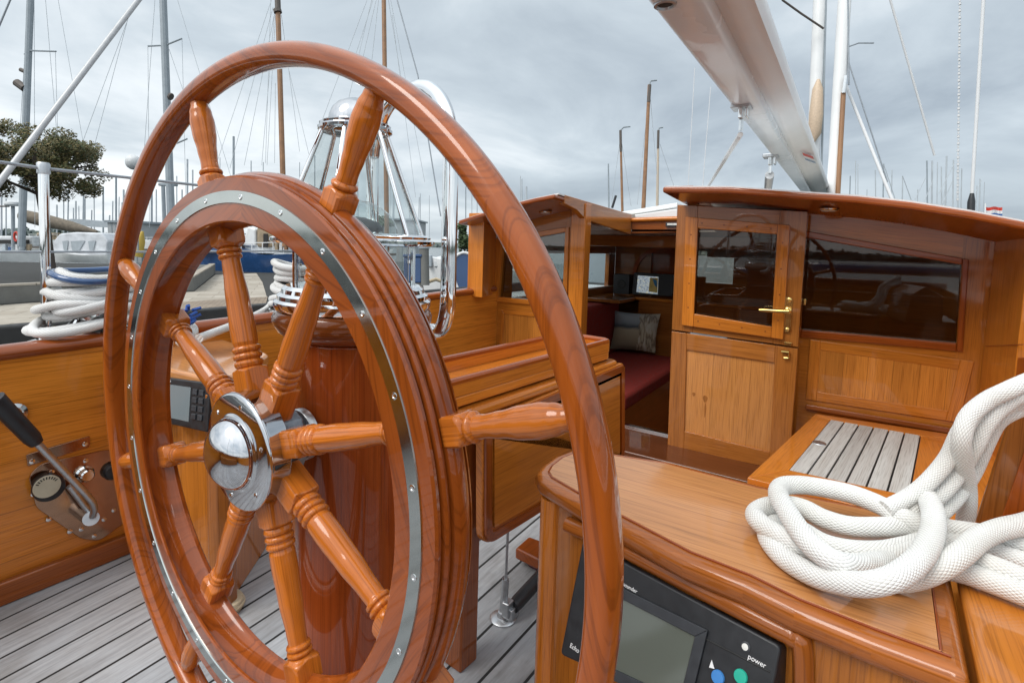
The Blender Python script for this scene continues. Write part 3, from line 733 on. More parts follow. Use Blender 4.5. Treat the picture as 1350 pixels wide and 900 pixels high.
# port wing
wl, wr = 1.60, bx(768, 400).y
per = [V((BX, wl, 1.01)), V((BX, wr, 1.055)), V((BX, wr, 0)), V((BX, wl, 0))]
win = [bx(664, 321), bx(746, 306), bx(742, 399), bx(658, 391)]
wing = MB().bframe(per, win, T).build('bulkhead', teak, dh)
fo_ = [bx(655, 314), bx(751, 299), bx(748, 406), bx(650, 397)]
wf = MB().bframe([p-V((.010, 0, 0)) for p in fo_], [p-V((.010, 0, 0)) for p in win], V((.0095, 0, 0))).build('window_frame', frame_w, wing, bevel=.003)
pane_in(wing, win, glass_w)
lp = [bx(662, 408), bx(746, 416), bx(750, 530), bx(655, 505)]
MB().frame([p-V((.007, 0, 0)) for p in lp], [p-V((.007, 0, 0)) for p in inset(lp, .02)], V((.0065, 0, 0))).build('panel_moulding', frame_w, wing, bevel=.002)
MB().prism([p-V((.002, 0, 0)) for p in inset(lp, .02)], (.0015, 0, 0), ZV).build('panel', honey, wing)
for u0, u1, xo, mt in ((752, 770, .016, frame_w),):
    a_, b_ = bx(u0, 360), bx(u1, 360); MB().box((BX-.016, b_.y-.004, .0), (BX+.05, a_.y, 1.05), ZV).build('door_post', mt, dh, bevel=.004)
# wing returns (side screens running aft)
e0, e1 = bx(621, 340, 2.08), bx(637, 340, 2.08)
zr = [.50, .985]
MB().prism([(2.08, e0.y+.02, .585), (2.08, e1.y, .585), (BX-.001, wl, .585), (BX-.001, wl+.06, .585)], (0, 0, .41), ZV).build('side_screen', frame_w, dh, bevel=.004)
e2 = bx(1348, 400, 2.03); e3 = bx(1303, 400, BX)
sp = [V((BX-.001, e3.y, .20)), V((2.03, e2.y, .20)), V((2.03, e2.y, .93)), V((BX-.001, e3.y, .955))]
ss = MB().prism(sp, (0, -.05, 0), ZV).build('side_screen', teak, dh, bevel=.003)
MB().box((2.026, e2.y-.12, .2), (2.06, e2.y-.0505, .93), ZV).build('corner_post', frame_w, dh, bevel=.01)
mseam = [onpl(1300, 456, sp[0], (sp[1]-sp[0]).cross(ZV)), onpl(1350, 454, sp[0], (sp[1]-sp[0]).cross(ZV))]
MB().tube([mseam[0]+V((0, .001, 0)), mseam[1]+V((0, .001, 0))], .0014, 6).build('joint', redm, ss)
flare = [bx(1300, 470, 2.28), bx(1356, 470, 1.96), bx(1362, 560, 1.90), bx(1294, 556, 2.26)]
MB().prism(flare, (0, -.03, 0), ZV).build('coaming_knee', mahog, dh, bevel=.006)
# starboard bulkhead
per = [V((BX, .215, 1.035)), V((BX, -.47, .945)), V((BX, -.47, .0)), V((BX, .215, .0))]
win = [bx(1062, 313), bx(1268, 349), bx(1261, 452), bx(1056, 434)]
sb = MB().bframe(per, win, T).build('bulkhead', teak, dh)
fo_ = [bx(1054, 303), bx(1277, 342), bx(1269, 463), bx(1047, 443)]
MB().bframe([p-V((.010, 0, 0)) for p in fo_], [p-V((.010, 0, 0)) for p in win], V((.0095, 0, 0))).build('window_frame', mahog, sb, bevel=.0035)
pane_in(sb, win)
lp = [bx(1081, 461), bx(1263, 487), bx(1250, 541), bx(1077, 516)]
m = MB(); big_ = inset(lp, -.035)
m.bframe([p-V((.005, 0, 0)) for p in big_], [p-V((.005, 0, 0)) for p in lp], V((.0045, 0, 0))).build('panel_frame', teak, sb, bevel=.0025)
MB().prism([p-V((.002, 0, 0)) for p in lp], (.0015, 0, 0), ZV).build('panel', honey, sb)
MB().box((BX-.02, -.46, .255), (BX-.0085, .13, .275), YV).build('skirting', brownm, sb, bevel=.004)
# roof : aft eyebrow starboard
ep_ = [(873, 254), (960, 255), (1063, 263), (1130, 268), (1200, 276), (1280, 289), (1350, 303), (1420, 322)]
def roof_slab(px, xa, xf, drop, th, name, mat, over=.0):
    m = MB(); a = [onx(u, v, xa) for u, v in px]
    n = len(a)
    lo_a = [p.copy() for p in a]; lo_f = [V((xf, p.y, p.z+drop)) for p in a]
    up_a = [p+V((0, 0, th)) for p in lo_a]; up_f = [p+V((0, 0, th)) for p in lo_f]
    b = len(m.v); m.v += lo_a+up_a+lo_f+up_f
    L, U, LF, UF = [list(range(b+k*n, b+(k+1)*n)) for k in range(4)]
    for k in range(n-1):
        for (q0, q1) in ((L, U), (U, UF), (UF, LF), (LF, L)): m.poly([q0[k], q0[k+1], q1[k+1], q1[k]], YV if (q0, q1) == (L, U) else XV)
    m.poly([L[0], U[0], UF[0], LF[0]], XV); m.poly([L[-1], U[-1], UF[-1], LF[-1]], XV)
    return m.build(name, mat, dh, bevel=.008, angle=40, bseg=3), a
roofs, ra = roof_slab(ep_, 1.93, 2.46, -.034, .022, 'roof_overhang', mahog)
ra2 = [V((2.46, p.y, p.z-.034)) for p in ra]
fill = [V((BX+.001, p.y, p.z-.034*(BX-1.93)/.53+.012)) for p in ra if p.y < .2]
fill = [V((BX+.001, .214, fill[0].z+.006))]+fill+[V((BX+.001, -.469, .90)), V((BX+.001, -.469, .95-.005)), V((BX+.001, .214, 1.033))]
fill = [p for p in fill if p.y > -.47]
MB().prism(fill, (.028, 0, 0), YV).build('bulkhead_top', teak, dh)
m = MB(); b = 0; n = len(ra2); m.v += ra2+[V((4.3, p.y*.95, p.z-.02)) for p in ra2]+[p+V((0, 0, .024)) for p in ra2]+[V((4.3, p.y*.95, p.z+.004)) for p in ra2]
for k in range(n-1):
    m.poly([k, k+1, n+k+1, n+k], XV); m.poly([2*n+k, 2*n+k+1, 3*n+k+1, 3*n+k], XV)
m.build('roof', cream, dh)
def roof_skin(pts, xa, drop, th):
    m = MB(); n = len(pts)
    a = [V((xa+.035, p.y, p.z+th+drop*.035/(2.46-xa)+.0025)) for p in pts]; f = [V((2.46, p.y, p.z+th+drop+.0025)) for p in pts]
    m.v += a+f+[p+V((0, 0, .006)) for p in a]+[p+V((0, 0, .006)) for p in f]
    for k in range(n-1):
        m.poly([k, k+1, n+k+1, n+k], XV); m.poly([2*n+k, 2*n+k+1, 3*n+k+1, 3*n+k], XV); m.poly([k, k+1, 2*n+k+1, 2*n+k], XV); m.poly([n+k, n+k+1, 3*n+k+1, 3*n+k], XV)
    m.poly([0, n, 3*n, 2*n], XV); m.poly([n-1, 2*n-1, 4*n-1, 3*n-1], XV)
    return m.build('roof_skin', white, dh)
roof_skin(ra, 1.93, -.034, .022)
MB().box((2.08, ra[0].y-.07, ra[0].z+.0245), (2.16, ra[0].y-.01, ra[0].z+.04)).build('hatch_stop', redm, dh, bevel=.004)
# port roof
pr = [(604, 296), (617, 292), (640, 285), (675, 274), (705, 267), (731, 262)]
roofp, rp = roof_slab(pr, 1.99, 2.46, -.022, .020, 'roof_overhang', mahog)
pe = rp[-1]
roof_skin(rp, 1.99, -.022, .020)
fill = [V((BX+.001, p.y, p.z-.022*(BX-1.99)/.47+.010)) for p in rp if p.y < 1.63]
MB().prism([V((BX+.001, 1.60, 1.0))]+fill+[V((BX+.001, wr, fill[-1].z+.004)), V((BX+.001, wr, 1.04))], (.028, 0, 0), YV).build('bulkhead_top', teak, dh)
fa = [onx(731, 257, 2.08), onx(821, 283, 2.9), onx(820, 309, 2.9), onx(766, 290, 2.30), onx(762, 277, 2.20), onx(738, 269, 2.08)]
fa = [V((p.x, pe.y-.002, p.z)) for p in fa]
MB().prism(fa, (0, .028, 0), XV).build('hatch_coaming', teak, dh, bevel=.004)
MB().prism([V((2.46, q.y, q.z-.022)) for q in rp]+[V((2.46, q.y, q.z)) for q in rp][::-1], (1.8, 0, -.03), XV).build('roof', cream, dh)
# hatch beam + sliding hatch forward
hb = [onx(822, 291, 2.9), onx(893, 287, 2.9), onx(893, 304, 2.9), onx(822, 308, 2.9)]
hb = [V((2.9, pe.y if i in (0, 3) else .60, p.z)) for i, p in enumerate(hb)]
hbm = MB().prism(hb, (.04, 0, 0), YV).build('hatch_beam', brownm, dh, bevel=.004)
MB().tube([hb[0]+V((-.004, 0, .003)), hb[1]+V((-.004, 0, .003))], .013, 12).woodtube_uv(.08).build('beam_lip', frame_w, hbm)
bl = onx(884, 296, 2.895); MB().box((2.886, bl.y-.06, bl.z-.012), (2.895, bl.y+.025, bl.z+.010)).build('beam_lamp', darkgrey, hbm, bevel=.003)
MB().box((2.884, bl.y-.05, bl.z-.004), (2.8858, bl.y+.015, bl.z+.006)).build('beam_lamp_lens', led_lens, hbm)
sh = [onx(830, 284, 2.95), onx(893, 275, 2.95), onx(893, 287, 2.95), onx(824, 291, 2.95)]
MB().prism(sh, (.9, 0, -.01), XV).build('sliding_hatch', white, dh, bevel=.006)
sh = [onx(808, 281, 3.1), onx(893, 267, 3.1), onx(893, 273, 3.1), onx(808, 287, 3.1)]
MB().prism(sh, (1.2, 0, -.02), XV).build('white_coachroof', white, dh, bevel=.006)
tag_l = []
for (u, v, A_, sl_) in ((930, 266, ra, -.034/.53), (1093, 274, ra, -.034/.53), (719, 278, rp, -.022/.47)):
    q = min(A_, key=lambda p: (onx(u, v, p.x)-p).length); k = A_.index(q); o2 = A_[k+1] if k+1 < len(A_) else A_[k-1]
    nd = V((1, 0, sl_)).cross(o2-q).normalized(); p = onpl(u, v, q, nd)
    t = MB().lathe([(.030, 0), (.032, .004), (.028, .009), (.024, .010)], p+ZV*.0, -ZV, 28).build('downlight', steel, dh, angle=40)
    MB().lathe([(.0235, .0), (.020, .002), (.001, .003)], p-ZV*.0101, -ZV, 24).build('lens', led_lens, t)
# ---- door (two leaves)
DX = 2.20
def dd(u, v): return onx(u, v, DX)
DT = V((.04, 0, 0))
def leaf_door(outer, inner_, label):
    return MB().bframe(outer, inner_, DT).build('door', mahogdoor, dh, bevel=.002)
mahogdoor = wood('door_wood', (.36, .125, .024), var=.38)
TL, TR, MR, ML = dd(893, 270), dd(1065, 279), dd(1052, 457.5), dd(885.5, 434.5)
opn = [dd(919, 299), dd(1027, 307), dd(1020, 432), dd(914, 415)]
up = leaf_door([TL, TR, MR, ML], opn, 'upper'); up['label'] = 'upper leaf of the door with a dark window'
fr_o = [dd(905, 286), dd(1042, 297), dd(1033, 447), dd(900, 428)]
opi = [dd(921, 301), dd(1025, 309), dd(1018, 430), dd(916, 413)]
MB().bframe([p-V((.016, 0, 0)) for p in fr_o], [p-V((.016, 0, 0)) for p in opi], V((.0155, 0, 0))).build('window_frame', frame_w, up, bevel=.003)
pane_in(up, opn)
for (i, j, n_) in ((0, 1, 4), (1, 2, 4), (2, 3, 4), (3, 0, 4)):
    for k in range(n_):
        t = (k+.5)/n_; p = (fr_o[i].lerp(fr_o[j], t)+opi[i].lerp(opi[j], t))/2
        MB().lathe([(.0032, 0), (.0005, .0003)], p-V((.0162, 0, 0)), -XV, 8).build('plug', brownm, up)
BR_, BL_ = dd(1040, 622), dd(880, 587)
ML2, MR2 = dd(885.4, 436.5), dd(1051.8, 459.5)
pin = [dd(905, 461), dd(1021, 478), dd(1015, 596), dd(902, 568)]
low = leaf_door([ML2, MR2, BR_, BL_], pin, 'lower'); low['label'] = 'lower leaf of the door with a pale panel'
palem = wood('pale_panel_wood', (.54, .225, .060), var=.18, plank=.14)
MB().prism([p+V((.008, 0, 0)) for p in pin], (.02, 0, 0), ZV).build('panel', palem, low)
def stain_blob(u, v, w, h):
    p = dd(u, v)+V((.0075, 0, 0)); pts = [p+V((0, math.cos(a)*w*(1+.2*math.sin(3*a)), math.sin(a)*h)) for a in [math.tau*k/14 for k in range(14)]]
    MB().prism(pts, (-.0006, 0, 0), ZV).build('stain', stainm, low)
stainm = wood('stained_wood', (.36, .13, .025), var=.2)
stain_blob(929, 526, .009, .014); stain_blob(929, 541, .003, .03); stain_blob(914, 520, .006, .008)
# lock furniture
lk = dd(1040, 412); hx = -.002
pl_ = [V((DX+hx, p.y, p.z)) for p in (dd(1034, 391), dd(1045, 393), dd(1043, 440), dd(1033, 438))]
lp_ = MB().prism(rpoly(pl_, .010), (-.003, 0, 0), YV).build('lock_plate', brass, up, bevel=.001)
h0 = dd(1039, 409)+V((-.005, 0, 0))
MB().lathe([(.012, 0), (.012, .008), (.008, .010), (.007, .04)], h0, -XV, 16).build('handle_rose', brass, up, angle=40)
h1 = h0+V((-.040, 0, 0)); hd = (dd(1009, 408)-dd(1039, 409)).normalized()
MB().tube([h1-hd*.008, h1+hd*.02, h1+hd*.080+ZV*.002, h1+hd*.092+ZV*.002], [.0085, .0075, .0062, .005], 14).build('handle', brass, up)
MB().lathe([(.008, 0), (.008, .005), (.004, .007)], dd(1041, 395)+V((-.005, 0, 0)), -XV, 14).build('lock_cylinder', brass, up)
MB().lathe([(.007, 0), (.007, .005), (.004, .007)], dd(1038, 434)+V((-.005, 0, 0)), -XV, 14).build('lock_cylinder', brass, up)
q0 = dd(1038, 452); MB().box((DX-.008, q0.y-.016, q0.z-.008), (DX-.001, q0.y+.010, q0.z+.004), YV).build('latch_plate', brass, up, bevel=.002)
q0 = dd(1037, 463); MB().tube([q0+V((-.01, .016, .0)), q0+V((-.01, -.008, .0)), q0+V((-.01, -.010, -.022)), q0+V((-.01, .006, -.024))], .005, 10).build('latch', brass, low)
q0 = dd(1059, 400); MB().box((BX-.03, q0.y-.004, q0.z-.012), (BX-.012, q0.y+.006, q0.z+.012)).build('striker', brass, sb, bevel=.003)
# threshold
MB().box((2.02, -.05, .0), (2.34, wr, .026), YV).build('threshold', thrw, dh, bevel=.006)
MB().box((2.30, .2, .0265), (2.325, wr, .034), YV).build('threshold_strip', steel, dh)
MB().box((1.96, -.05, .0005), (2.018, wr+.02, .014), YV).build('threshold_step', thrw, dh, bevel=.004)
# ---- platform seat on starboard side
pz = .256
pf = [onz(985, 629, pz), onz(1075, 545, pz), V((BX-.004, onz(1075, 545, pz).y, pz)), V((BX-.004, -.46, pz)), V((onz(985, 629, pz).x-.25, -.46, pz)), V((onz(985, 629, pz).x-.25, onz(985, 629, pz).y+.04, pz))]
if pf[1].x > BX-.004: pf[1].x = BX-.004; pf[2] = pf[1]+V((0, -.001, 0))
sl = [onz(1040, 619, pz), onz(1095, 553, pz), onz(1214, 574, pz), onz(1199, 653, pz)]
seat = thing('side_bench', 'varnished bench with an inlaid panel of pale teak slats below the dark deckhouse window', 'bench', (pf[0].x, pf[0].y, 0))
fz = .018
m = MB(); m.prism([V((p.x, p.y, 0)) for p in pf], (0, 0, pz-fz-.001), ZV); m.build('bench_base', teak, seat)
oq = [pf[0]+V((-.0, 0, 0)), pf[1], V((BX-.006, -.455, pz)), V((pf[0].x-.02, -.455, pz))]
MB().frame([p-ZV*fz for p in oq], [p-ZV*fz for p in sl], (0, 0, fz)).build('bench_frame', frame_w, seat, bevel=.003)
MB().prism([p-ZV*(fz-.001) for p in sl], (0, 0, .010), XV).build('caulking', rubber, seat)
slm = MB()
for k in range(6):
    a0, a1 = (k+.04)/6, (k+.93)/6
    slm.ou = random.random()*9; slm.ov = random.random()*9
    q = [sl[0].lerp(sl[3], a0), sl[1].lerp(sl[2], a0), sl[1].lerp(sl[2], a1), sl[0].lerp(sl[3], a1)]
    slm.prism([p-ZV*.007 for p in q], (0, 0, .0075), sl[1]-sl[0])
slm.build('slats', slatm, seat, bevel=.001)
q0 = onz(1080, 584, pz); MB().lathe([(.020, 0), (.019, .002), (.012, .003), (.001, .0032)], q0+ZV*.0005, ZV, 20).build('finger_ring', satin, seat)
# ================================================================== CABIN INTERIOR
cx1 = 3.9; yl = 1.585
def stripwall(x0, x1, z0, z1, name='cabin_side'):
    return MB().box((x0, yl, z0), (x1, yl+.03, z1), XV).build(name, inner, dh)
w1 = stripwall(2.335, cx1, -.55, .555); stripwall(2.335, cx1, .80, .96)
stripwall(2.335, 2.44, .5555, .7995); stripwall(3.32, 3.40, .5555, .7995); stripwall(3.78, cx1, .5555, .7995)
MB().box((2.441, yl+.010, .556), (3.319, yl+.014, .799)).build('side_window_pane', glass_c, dh)
MB().box((3.401, yl+.010, .556), (3.779, yl+.014, .799)).build('side_window_pane', glass_c, dh)
MB().box((2.335, yl-.012, .545), (cx1-.001, yl-.0005, .557)).build('window_sill', cream, dh, bevel=.003)
MB().box((2.0, -.75, -.58), (cx1, yl+.03, -.555)).build('cabin_sole', redm, dh)
MB().box((2.335, -.78, -.55), (cx1, -.75, .56), XV).build('cabin_side', inner, dh)
MB().box((2.335, -.78, .80), (cx1, -.75, .93), XV).build('cabin_side', inner, dh)
for x0, x1 in ((2.336, 2.45), (3.0, 3.1), (3.7, 3.9)): MB().box((x0, -.78, .5605), (x1, -.75, .7995), XV).build('cabin_side_post', inner, dh)
m = MB(); m.prism([(2.90, .6, .945), (2.90, yl, .935), (cx1, yl, .865), (cx1, .6, .872)], (0, 0, .012), XV); m.build('headliner', cream, dh)
MB().prism([(2.34, wr+.03, .955), (2.34, yl, .945), (2.90, yl, .935), (2.90, wr+.03, .945)], (0, 0, .012), XV).build('headliner', cream, dh)
MB().prism([(2.34, -.75, .91), (2.34, .6, .96), (cx1, .6, .89), (cx1, -.75, .85)], (0, 0, .010), XV).build('headliner', cream, dh)
for x in (3.08, 3.32, 3.58): MB().box((x, -.7, .855), (x+.03, yl, .93-(x-2.9)*.04), YV).build('deck_beam', inner, dh, bevel=.003)
# forward bulkhead with windows
fb = [(cx1, .60, .865), (cx1, .60, -.55)]
for (y0, y1, z0, z1) in ((1.30, yl, -.55, .87), (.9, 1.30, -.55, .66), (.9, 1.30, .84, .87), (-.75, .9, -.55, .62), (-.75, .9, .80, .89), (-.75, .72, .62, .80)): MB().box((cx1+.001, y0+.0005, z0), (cx1+.03, y1-.0005, z1-.0005), YV).build('forward_bulkhead', inner, dh)
MB().box((cx1+.031, .98, .60), (cx1+.05, 1.32, .86), YV).build('shelf_back', redm, dh)
MB().box((cx1+.012, -.74, .625), (cx1+.016, .96, .795)).build('front_window_pane', glass_c, dh)
m = MB(); rr = .15; c0 = V((cx1-.01, 1.22, .65))
arch = [c0+V((0, rr*1.25*math.cos(R(t)), rr*1.2*math.sin(R(t)))) for t in range(0, 181, 12)]; arch2 = [c0+V((0, (rr*1.25+.03)*math.cos(R(t)), (rr*1.2+.03)*math.sin(R(t)))) for t in range(0, 181, 12)]
for k in range(len(arch)-1): m.prism([arch[k], arch[k+1], arch2[k+1], arch2[k]], (.008, 0, 0), arch[k+1]-arch[k])
m.build('arch_trim', redm, dh)
# counter
ctp = onx(850, 392, 3.62).z
cn = thing('cabin_counter', 'wooden counter at the forward end of the cabin carrying the chart plotter', 'counter', (3.6, .9, -.55))
MB().box((3.60, .3, ctp-.02), (cx1-.001, 1.30, ctp), YV).build('counter_top', teak, cn, bevel=.004)
MB().box((3.62, .3, -.55), (cx1-.001, 1.28, ctp-.0205), YV).build('counter_front', inner, cn)
MB().box((3.30, 1.30, ctp-.025), (cx1-.002, yl-.001, ctp-.002), XV).build('side_shelf', inner, cn, bevel=.003)
# settee
stt = thing('cabin_settee', 'settee with dark red upholstery inside the cabin', 'settee', (3.0, 1.3, -.55))
sz = onx(850, 470, 3.45).z
sy0 = onz(850, 507, sz).y
MB().box((2.45, sy0+.03, -.55), (3.60, 1.56, sz-.085), XV).build('settee_base', redm, stt)
MB().box((2.45, sy0, sz-.084), (3.59, 1.40, sz), XV).build('seat_cushion', redcl, stt, bevel=.025, bseg=4)
MB().box((2.45, 1.405, sz-.03), (3.59, 1.55, ctp-.035), XV).build('back_cushion', redcl, stt, bevel=.03, bseg=4)
MB().prism([(2.36, .66, -.25), (2.36, 1.06, -.25), (2.36, 1.06, -.235), (2.36, .66, -.235)], (.3, 0, 0), YV).build('companion_step', brownm, stt)
# pillow
pq = onx(837, 437, 3.50); pw, ph = .155, .135
pil = thing('scatter_pillow', 'printed scatter pillow in blue and beige leaning in the corner of the red settee', 'pillow', pq)
pa = V((.25, -1, 0)).normalized(); pu = V((.25, 0, 1)).normalized(); pn_ = pa.cross(pu)
m = MB(); G = 14
def pilp(i, j, s_):
    a, b = 2*i/G-1, 2*j/G-1
    th = max(0, (1-abs(a)**3.)*(1-abs(b)**3.))**.6*.05
    sx = 1-.06*(1-abs(b)**2)*abs(a); 
    return pq+pa*pw*a*(1-.07*(1-b*b)*abs(a))+pu*ph*b*(1-.07*(1-a*a)*abs(b))+pn_*th*s_
for s_ in (1, -1):
    b = len(m.v)
    for j in range(G+1):
        for i in range(G+1): m.v.append(pilp(i, j, s_))
    for j in range(G):
        for i in range(G):
            q = (b+j*(G+1)+i, b+j*(G+1)+i+1, b+(j+1)*(G+1)+i+1, b+(j+1)*(G+1)+i)
            m.f.append(q); m.uv.append([(i/G, j/G), ((i+1)/G, j/G), ((i+1)/G, (j+1)/G), (i/G, (j+1)/G)])
def pillow_mat():
    mt, nt, b = new_mat('printed_fabric'); uv = N(nt, 'UVMap').outputs[0]; s = N(nt, 'SeparateXYZ', i_0=uv)
    n = N(nt, 'TexNoise', i_Vector=uv, i_Scale=4., i_Detail=4., i_Distortion=.6).outputs[0]
    vv = math_(nt, 'ADD', s.outputs[1], math_(nt, 'MULTIPLY', math_(nt, 'SUBTRACT', n, .5), .12))
    c = ramp(nt, vv, [(.0, (.16, .13, .09)), (.30, (.26, .21, .14)), (.52, (.34, .29, .20)), (.60, (.05, .065, .08)), (.70, (.20, .23, .25)), (.9, (.33, .37, .40))])
    vo = N(nt, 'TexNoise', i_Vector=N(nt, 'Mapping', i_Vector=uv, i_Scale=(11, 2.5, 1)).outputs[0], i_Scale=1., i_Detail=2.).outputs[0]
    patch = ramp(nt, vo, [(.38, (.42, .36, .26)), (.47, (.14, .10, .07)), (.53, (.36, .29, .20)), (.62, (.48, .44, .36))])
    f = math_(nt, 'GREATER_THAN', s.outputs[0], math_(nt, 'ADD', .60, math_(nt, 'MULTIPLY', math_(nt, 'SUBTRACT', n, .5), .15)))
    c = mixc(nt, math_(nt, 'MULTIPLY', f, .85), c, patch)
    nt.links.new(c, b.inputs['Base Color']); b.inputs['Roughness'].default_value = .9; return mt
m.build('cover', pillow_mat(), pil, angle=80)
# chart plotter + speaker
def plot_mat():
    mt, nt, b = new_mat('chart_screen'); uv = N(nt, 'UVMap').outputs[0]; s = N(nt, 'SeparateXYZ', i_0=uv)
    n = N(nt, 'TexNoise', i_Vector=uv, i_Scale=11., i_Detail=5., i_Distortion=1.).outputs[0]
    c = ramp(nt, n, [(.30, (.10, .12, .14)), (.48, (.30, .36, .42)), (.6, (.42, .45, .42)), (.72, (.75, .62, .25))])
    b.inputs['Base Color'].default_value = (.02, .02, .02, 1); nt.links.new(c, b.inputs['Emission Color']); b.inputs['Emission Strength'].default_value = .55; b.inputs['Roughness'].default_value = .15
    return mt
xq = 3.66
cpt = thing('chart_plotter', 'black chart plotter showing a coloured map on the cabin counter', 'chart plotter', onx(858, 390, xq))
q = [onx(836, 359, xq), onx(888, 362, xq), onx(886, 391, xq), onx(833, 388, xq)]
MB().prism(rpoly(q, .008), (.05, 0, 0), YV).build('housing', blackp, cpt, bevel=.003)
q = [onx(841, 363, xq-.0015), onx(868, 365, xq-.0015), onx(867, 388, xq-.0015), onx(839, 385, xq-.0015)]
m = MB(); m.face(q, [(0, 1), (1, 1), (1, 0), (0, 0)]); m.build('screen', plot_mat(), cpt)
scm = plain('chart_yellow', (.65, .5, .15), .3, noise=.05)
sb_ = plain('chart_blue', (.03, .22, .45), .3, noise=.05)
q = [onx(857, 366, xq-.0025), onx(867.5, 366.5, xq-.0025), onx(866.5, 386, xq-.0025), onx(855, 384, xq-.0025)]; MB().prism(q, (.0006, 0, 0)).build('map_land', scm, cpt)
q = [onx(860, 367, xq-.0035), onx(866, 370, xq-.0035), onx(866, 379, xq-.0035), onx(863, 376, xq-.0035)]; MB().prism(q, (.0006, 0, 0)).build('map_water', sb_, cpt)
q = [onx(809, 361, xq), onx(830, 362, xq), onx(829, 388, xq), onx(808, 387, xq)]
o = thing('loudspeaker', 'small black loudspeaker box standing left of the chart plotter', 'loudspeaker', onx(819, 388, xq))
MB().prism(q, (.10, 0, 0), YV).build('box', blackp, o, bevel=.004)
MB().lathe([(.032, 0), (.030, .003), (.010, .0005), (.001, .002)], (q[0]+q[2])/2-V((.0005, 0, 0)), -XV, 20).build('cone', rubber, o)
# ================================================================== STARBOARD CONSOLE + ECHO SOUNDER
SZ = .50
front = [(1283.5, 897), (1254, 884), (1150, 845), (1047, 803), (980, 769), (900, 737), (821, 694), (772, 668), (735, 646), (712, 632)]
back = [(706, 622), (712, 612), (728, 600), (760, 588), (880, 606), (1000, 637)]
poly = [onz(u, v, SZ) for u, v in front+back]
pr_ = poly[0]; bkr = V((poly[-1].x+.03, pr_.y-.012, SZ)); poly.append(bkr)
con = thing('helm_console', 'varnished console with a rounded wooden top beside the wheel, holding the echo sounder', 'console', (poly[6].x, poly[6].y, 0))
nz_ = [p-ZV*.028 for p in poly]
MB().prism(nz_, (0, 0, .028), YV).build('console_top', lipw, con, bevel=.012, bseg=5)
inn = inset(poly, .021)
MB().prism([p+ZV*.0005 for p in inn], (0, 0, .0016), YV).build('top_panel', topw, con, bevel=.0008)
m = MB(); loopp = [p+ZV*.0008 for p in inset(poly, .0195)]; m.tube(loopp, .0014, 6, closed=True); m.build('inlay_line', redm, con)
body = inset(poly, .014)
bz = SZ-.0285
MB().prism([V((p.x, p.y, 0)) for p in body], (0, 0, bz), ZV).build('console_body', teak, con, bevel=.002)
# front face plane
fa0 = body[7]; fa1 = body[3]
fd = (fa1-fa0); fd.z = 0; fd.normalize(); fn = fd.cross(ZV)
if fn.x > 0: fn = -fn
def ff(u, v, o=0.): return onpl(u, v, fa0+fn*o, fn)
# corner stile + lower nosing
c0 = body[9]; MB().tube([V((c0.x+.004, c0.y-.006, .0)), V((c0.x+.004, c0.y-.006, bz))], .018, 16).woodtube_uv(.1).build('corner_post', frame_w, con)
mold = [ff(748, 690, .004), ff(821, 722, .004), ff(900, 763, .004), ff(1020, 824, .004), ff(1046, 838, .004), ff(1058, 858, .004), ff(1058, 1000, .004)]
mold = [mold[0], mold[1], mold[2], mold[3]]+[mold[4], mold[5], mold[6]]
MB().tube(spline(mold, 6), .011, 12, ell=(1, .8)).woodtube_uv(.07).build('recess_moulding', lipw, con)
es = thing('echo_sounder', 'black echo sounder with a grey screen set into the console beside the rope', 'echo sounder', ff(880, 850))
ten = (fn*math.cos(R(24))+ZV*math.sin(R(24))).normalized()
eo = ff(770, 713, .018)
def ee(u, v, o=0.): return onpl(u, v, eo+ten*o, ten)
EQ = [ee(768, 711), ee(1030, 851), ee(1005, 985), ee(738, 862)]
hous = MB().prism(rpoly([p-ten*.045 for p in EQ], .006, 4), ten*.045, fd).build('housing', blackp, es, bevel=.003)
ex = (EQ[1]-EQ[0]).normalized(); ey = (EQ[0]-EQ[3]).normalized()
bev = [ee(800, 769, .0015), ee(928, 833, .0015), ee(903, 936, .0015), ee(771, 872, .0015)]
MB().frame(inset(bev, -.004), inset(bev, .0075), ten*.0025).build('screen_bezel', darkgrey, es, bevel=.0008)
sc_ = inset(bev, .0075); MB().prism([p-ten*.001 for p in sc_], ten*.0014, fd).build('screen', lcd, es)
for u, v, mt, nm in ((947, 892, btn_b, 'blue_button'), (977, 891, btn_g, 'green_button')):
    MB().lathe([(.0068, 0), (.0068, .002), (.0062, .003), (.001, .0032)], ee(u, v, .0), ten, 24).build(nm, mt, es, angle=40)
MB().lathe([(.0050, 0), (.0050, .0010), (.0038, .0014)], ee(983, 852), ten, 20).build('power_rim', darkgrey, es)
MB().lathe([(.0033, 0), (.0032, .0022), (.001, .0026)], ee(983, 852), ten, 16).build('power_lamp', led_lens, es)
text('power', .0068, ink, ee(985.5, 867, .0006), ex, ey, es)
text('Echo', .0074, ink, ee(751, 852, .0006), ex, ey, es)
text('g sounder', .0062, ink, ee(817, 769, .0008), ex, ey, es)
MB().prism([ee(935, 879, .0003), ee(942, 881, .0003), ee(938.5, 869, .0003)], ten*.0005).build('arrow_mark', ink, es)
ln = [ee(927, 840, .0004), ee(1015, 885, .0004)]; MB().tube(ln, .0008, 6).build('panel_line', rubber, es)
